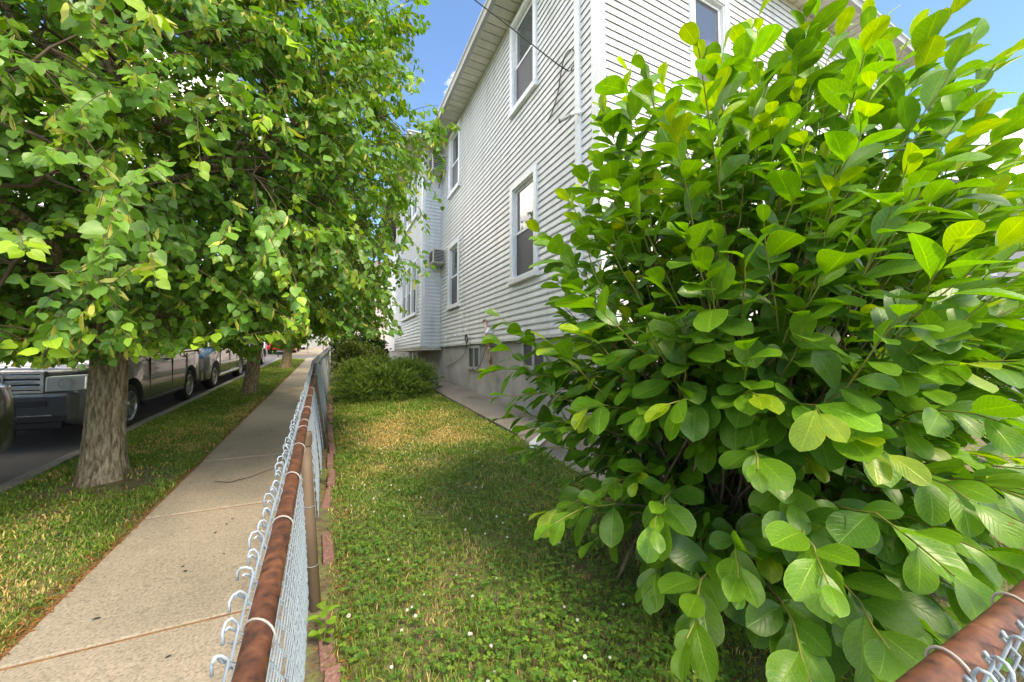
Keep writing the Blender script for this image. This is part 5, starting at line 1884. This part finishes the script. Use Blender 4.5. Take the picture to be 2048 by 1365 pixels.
    for sg in (-1, 1):
        l0, l1 = fz['lamp']
        x0, x1 = fw * fz['gw'] + 0.045, hw * 0.955
        lm = MB().hexa([(sg * x0, -0.05, l0), (sg * (x1 - 0.06), -0.005, l0 + 0.01), (sg * (x1 + 0.015), 0.30, l0 + 0.04), (sg * x0, 0.3, l0),
                        (sg * x0, -0.035, l1 - 0.02), (sg * (x1 - 0.06), 0.01, l1), (sg * (x1 + 0.01), 0.34, l1 + 0.015), (sg * x0, 0.3, l1 + 0.01)])
        o = lm.build('headlight', fz.get('lamp_mat', M['lamp']), root); bevel(o, 0.018, 3)
        MB().lathe([(-0.03, 0.0), (-0.03, 0.05), (0.0, 0.062)], 16, 'z').build('lamp_reflector', M['chrome'], o).matrix_basis = Matrix.Translation((sg * (x0 + x1) / 2 - sg * 0.04, -0.035, (l0 + l1) / 2)) @ Matrix.Rotation(math.radians(90), 4, 'X')
        if fz.get('fog'):
            MB().lathe([(0.0, 0.0), (0.0, 0.05), (0.02, 0.06), (0.02, 0.075), (0.0, 0.08)], 18, 'z').build('fog_light', M['chrome'], root).matrix_basis = Matrix.Translation((sg * fw * 0.86, -0.008, fz['fog'])) @ Matrix.Rotation(math.radians(90), 4, 'X')
        # rear lamps
        r0, r1 = spec['tail']
        o = MB().hexa([(sg * hw * 0.55, L - 0.10, r0 + 0.03), (sg * hw * 0.93, L - 0.24, r0 + 0.02), (sg * hw * 0.905, L - 0.01, r0), (sg * hw * 0.55, L + 0.014, r0 + 0.02),
                       (sg * hw * 0.55, L - 0.10, r1 - 0.02), (sg * hw * 0.915, L - 0.34, r1), (sg * hw * 0.885, L - 0.03, r1), (sg * hw * 0.55, L + 0.004, r1 - 0.02)]).build('tail_light', M['tail'], root); bevel(o, 0.012, 2)
    b0, b1 = fz['bumper']
    o = MB().hexa([(-fw * 1.0, -0.075, b0), (fw * 1.0, -0.075, b0), (hw * 0.985, 0.30, b0), (-hw * 0.985, 0.30, b0), (-fw * 1.0, -0.085, b1), (fw * 1.0, -0.085, b1), (hw * 0.99, 0.32, b1), (-hw * 0.99, 0.32, b1)]).build('front_bumper', fz.get('bumper_mat', paint), root)
    bevel(o, 0.035, 3)
    bh = b1 - b0
    o = MB().box((-fw * 0.72, -0.094, b0 + bh * 0.56), (fw * 0.72, -0.088, b0 + bh * 0.76)).build('bumper_slot', M['dark'], root)
    MB().box((-fw * 0.98, -0.092, b0 + 0.015), (fw * 0.98, -0.086, b0 + bh * 0.22)).build('bumper_intake', M['dark'], root)
    o = MB().box((-fw * 0.8, -0.102, b0 + bh * 0.235), (fw * 0.8, -0.09, b0 + bh * 0.275)).build('bumper_strip', M['chrome'], root)
    o = MB().box((-fw * 0.9, -0.06, b0 - 0.09), (fw * 0.9, 0.2, b0 + 0.01)).build('front_lip', M['dark'], root); bevel(o, 0.02)
    pl = MB().box((-0.155, -0.125, b0 + bh * 0.30), (0.155, -0.098, b0 + bh * 0.30 + 0.15)).build('plate_bracket', M['gutter'] if detail else M['plate'], root); bevel(pl, 0.006)
    for px_ in (-0.09, 0.05):
        MB().box((px_, -0.128, b0 + bh * 0.30 + 0.03), (px_ + 0.04, -0.1255, b0 + bh * 0.30 + 0.12)).build('bracket_slot', M['dark'], pl)
    o = MB().hexa([(-hw * 0.97, L - 0.22, 0.32), (hw * 0.97, L - 0.22, 0.32), (hw * 0.86, L + 0.06, 0.34), (-hw * 0.86, L + 0.06, 0.34), (-hw * 0.985, L - 0.22, 0.62), (hw * 0.985, L - 0.22, 0.62), (hw * 0.88, L + 0.075, 0.62), (-hw * 0.88, L + 0.075, 0.62)]).build('rear_bumper', paint, root)
    bevel(o, 0.04, 3)
    pl = MB().box((-0.155, L + 0.002, spec['tail'][0] - 0.08), (0.155, L + 0.02, spec['tail'][0] + 0.07)).build('number_plate', M['plate'], root)
    return root


SUV = dict(L=4.75, hw=0.93, wr=0.345, axles=(0.98, 3.68), cowl=1.32, belt=1.12, roof=1.80, sill=0.40, mirror=(1.75, 1.13), handles=((2.35, 0.98), (3.3, 0.98)), seams=(1.62, 2.62, 3.42), tail=(0.95, 1.32),
           body=[(0.0, 0.32, 0.90, 0.70), (0.03, 0.28, 0.95, 0.78), (0.10, 0.26, 0.99, 0.845), (0.22, 0.25, 1.02, 0.893), (0.45, 0.25, 1.055, 0.92), (1.0, 0.25, 1.11, 0.93), (1.32, 0.25, 1.15, 0.93), (1.5, 0.25, 1.13, 0.93), (4.0, 0.27, 1.12, 0.93), (4.4, 0.33, 1.12, 0.90), (4.6, 0.36, 1.10, 0.85), (4.75, 0.42, 1.04, 0.76)],
           cabin=[(1.25, 1.13, 0.86), (1.95, 1.72, 0.76), (2.3, 1.79, 0.76), (3.6, 1.80, 0.76), (4.35, 1.76, 0.75), (4.62, 1.16, 0.80)], pillars=((1.42, 2.02), (2.58, 2.62), (3.40, 3.42), (4.45, 4.28)),
           front=dict(grille=(0.74, 0.95), gw=0.60, bars=3, lamp=(0.72, 0.93), bumper=(0.34, 0.70), fog=0.45, badge=True))
VAN = dict(L=5.3, hw=0.97, wr=0.335, axles=(0.72, 3.85), cowl=1.0, belt=1.10, roof=1.80, sill=0.38, mirror=(1.2, 1.08), handles=((1.95, 0.95), (2.5, 0.95)), seams=(1.15, 2.25, 3.2), tail=(0.8, 1.2), trim=None, sill_mat=None,
           body=[(0.0, 0.32, 0.86, 0.84), (0.04, 0.29, 0.92, 0.91), (0.15, 0.27, 0.96, 0.95), (0.6, 0.27, 1.04, 0.965), (1.0, 0.27, 1.10, 0.97), (5.1, 0.30, 1.10, 0.96), (5.3, 0.36, 1.05, 0.91)],
           cabin=[(0.92, 1.11, 0.86), (1.55, 1.70, 0.77), (1.9, 1.78, 0.78), (4.6, 1.80, 0.79), (5.05, 1.76, 0.79), (5.2, 1.15, 0.84)], pillars=((1.05, 1.62), (2.2, 2.22), (3.3, 3.3), (4.98, 4.95)),
           front=dict(grille=(0.58, 0.83), gw=0.62, bars=4, lamp=(0.58, 0.84), bumper=(0.30, 0.52), fog=None, badge=False))
VAN['trim'] = M['chrome']; VAN['sill_mat'] = M['chrome']
M['cream'] = plain('cream_grille', (0.50, 0.45, 0.33), 0.35, 0.3)
VAN['front']['bumper_mat'] = M['cream']; VAN['front']['lamp_mat'] = M['lamp']
SEDAN = dict(L=4.7, hw=0.915, wr=0.33, axles=(0.92, 3.65), cowl=1.30, belt=0.98, roof=1.45, sill=0.36, mirror=(1.6, 0.98), handles=((2.3, 0.86), (3.2, 0.86)), seams=(1.55, 2.55, 3.3), tail=(0.76, 0.94),
             body=[(0.0, 0.30, 0.68, 0.74), (0.06, 0.24, 0.76, 0.82), (0.3, 0.22, 0.84, 0.89), (1.3, 0.22, 0.97, 0.915), (1.5, 0.22, 0.98, 0.915), (3.9, 0.24, 0.99, 0.915), (4.3, 0.26, 1.0, 0.905), (4.55, 0.30, 1.0, 0.885), (4.66, 0.33, 0.97, 0.85), (4.7, 0.36, 0.92, 0.82)],
             cabin=[(1.2, 0.98, 0.78), (2.05, 1.38, 0.66), (2.5, 1.44, 0.66), (3.3, 1.42, 0.65), (4.15, 1.02, 0.72)], pillars=((1.35, 2.1), (2.5, 2.52), (3.4, 3.2)),
             front=dict(grille=(0.52, 0.66), gw=0.5, bars=3, lamp=(0.56, 0.70), bumper=(0.26, 0.52), fog=None, badge=False))

RZ = -0.12 + 0.02
vehicle('suv', 'dark grey parked suv facing the camera behind the nearest tree', (-3.72, 6.92, gz(6.95) + RZ), SUV, car_paint('dark_grey_metallic', (0.13, 0.13, 0.138)))
vehicle('van', 'grey parked van with blue sky reflection painted on its hood behind the suv', (-3.76, 11.85, gz(11.85) + RZ), VAN, car_paint('grey_silver_metallic', (0.17, 0.17, 0.165)), hood=car_paint('hood_sky_reflection', (0.02, 0.12, 0.34), 0.3), front_mat=M['cream'])  # blue hood colour stands in for sky reflected in dark paint
vehicle('sedan', 'dark car cut off by the picture edge, one red tail light showing', (-3.74, 1.06, gz(1.06) + RZ), SEDAN, car_paint('black_green_paint', (0.04, 0.05, 0.043), 0.3))
vehicle('suv', 'black parked car just behind the grey van', (-3.85, 17.7, gz(17.7) + RZ), SUV, car_paint('black_paint', (0.012, 0.012, 0.014), 0.2), detail=False)
vehicle('sedan', 'red car parked beyond the side street', (-3.2, 30.6 + 4.7, gz(35.3) - 0.1), SEDAN, car_paint('red_paint', (0.42, 0.012, 0.02), 0.2), True, detail=False)
vehicle('suv', 'white suv parked in front of the red car', (-3.0, 37.0 + 4.7, gz(41.7) - 0.1), SUV, car_paint('white_paint', (0.74, 0.74, 0.74), 0.0), True, detail=False)
vehicle('sedan', 'white car far up on the left side of the road', (-10.6, 46.0, gz(46.0) - 0.1), SEDAN, M['trim'], detail=False)
vehicle('suv', 'silver car parked far up the road on the left', (-10.7, 38.5, gz(38.5) - 0.1), SUV, car_paint('silver_paint', (0.45, 0.45, 0.46), 0.6), detail=False)

# grey sign board seen from behind
sb = tag(empty('sign_board', (-1.05, 30.4, gz(30.4))), 'grey board on two legs standing on the far pavement', 'sign')
for x in (-0.55, 0.45):
    MB().box((x, -0.03, -0.05), (x + 0.1, 0.03, 2.05)).build('leg', M['galv'], sb)
o = MB().box((-0.68, -0.07, 0.42), (0.68, -0.031, 2.25)).build('board', M['gutter'], sb); bevel(o, 0.01)


# ------------------------------------------------------------------ houses across and down the street
def far_house(label, loc, w, d, h, wall, roofc, face, floors=2, cols=4, seed=0):
    """face: direction (x or y sign) of the wall with windows"""
    r = tag(empty('house', loc), label, 'house')
    wm = noise_mat('house_wall', [(0.3, tuple(np.array(wall) * 0.92)), (0.7, wall)], scale=1.5, rough=0.7, bump=0.3, bscale=4, stretch=(0.2, 0.2, 6))
    rm_ = noise_mat('house_roof', [(0.3, tuple(np.array(roofc) * 0.8)), (0.7, roofc)], scale=20, rough=0.9)
    MB().box((-w / 2, -d / 2, -1.5), (w / 2, d / 2, h)).build('wall', wm, r)
    ov = 0.4
    MB().add([(-w / 2 - ov, -d / 2 - ov, h), (w / 2 + ov, -d / 2 - ov, h), (w / 2 + ov, d / 2 + ov, h), (-w / 2 - ov, d / 2 + ov, h), (-w / 2 - ov, 0, h + d * 0.3), (w / 2 + ov, 0, h + d * 0.3)],
             [(0, 1, 5, 4), (2, 3, 4, 5), (0, 4, 3), (1, 2, 5), (0, 3, 2, 1)]).build('roof', rm_, r)
    for fl in range(floors):
        z0 = 1.0 + fl * (h - 0.6) / floors
        for i in range(cols):
            for sgn, axis_, span, off in ((face, 'x', d, w / 2), (-1, 'y', w, d / 2)):
                c = -span / 2 + span * (i + 0.5) / cols
                if axis_ == 'x':
                    f = MB().box((sgn * off, c - 0.55, z0), (sgn * (off + 0.06), c + 0.55, z0 + 1.5)); g_ = MB().box((sgn * (off + 0.061), c - 0.42, z0 + 0.12), (sgn * (off + 0.07), c + 0.42, z0 + 1.38))
                else:
                    f = MB().box((c - 0.55, sgn * off - 0.06, z0), (c + 0.55, sgn * off, z0 + 1.5)); g_ = MB().box((c - 0.42, sgn * off - 0.07, z0 + 0.12), (c + 0.42, sgn * off - 0.061, z0 + 1.38))
                fo2 = f.build('window', M['trim'], r)
                g_.build('pane', M['car_glass'], fo2)
    return r


far_house('pale cream house across the street behind the trees', (-21, 9, gz(9)), 8, 9, 6.2, (0.60, 0.56, 0.50), (0.13, 0.11, 0.10), 1)
far_house('white house across the street behind the grey van', (-21, 21, gz(21)), 8, 9, 6.6, (0.66, 0.66, 0.66), (0.10, 0.10, 0.11), 1)
far_house('brick red house across the street beyond the corner', (-21, 35, gz(35)), 8, 10, 6.4, (0.34, 0.17, 0.13), (0.11, 0.10, 0.10), 1)
far_house('pinkish house beyond the side street on the right', (7.0, 41, gz(41)), 11, 9, 6.5, (0.62, 0.50, 0.46), (0.14, 0.12, 0.11), -1)
far_house('grey house at the far end of the street', (-6, 96, gz(70) + 0.2), 16, 9, 6.5, (0.52, 0.52, 0.52), (0.12, 0.12, 0.12), -1)
far_house('neighbouring grey sided house seen past the big shrub', (21.5, 8.5, gz(8)), 9, 12, 5.2, (0.48, 0.48, 0.48), (0.16, 0.15, 0.15), -1)
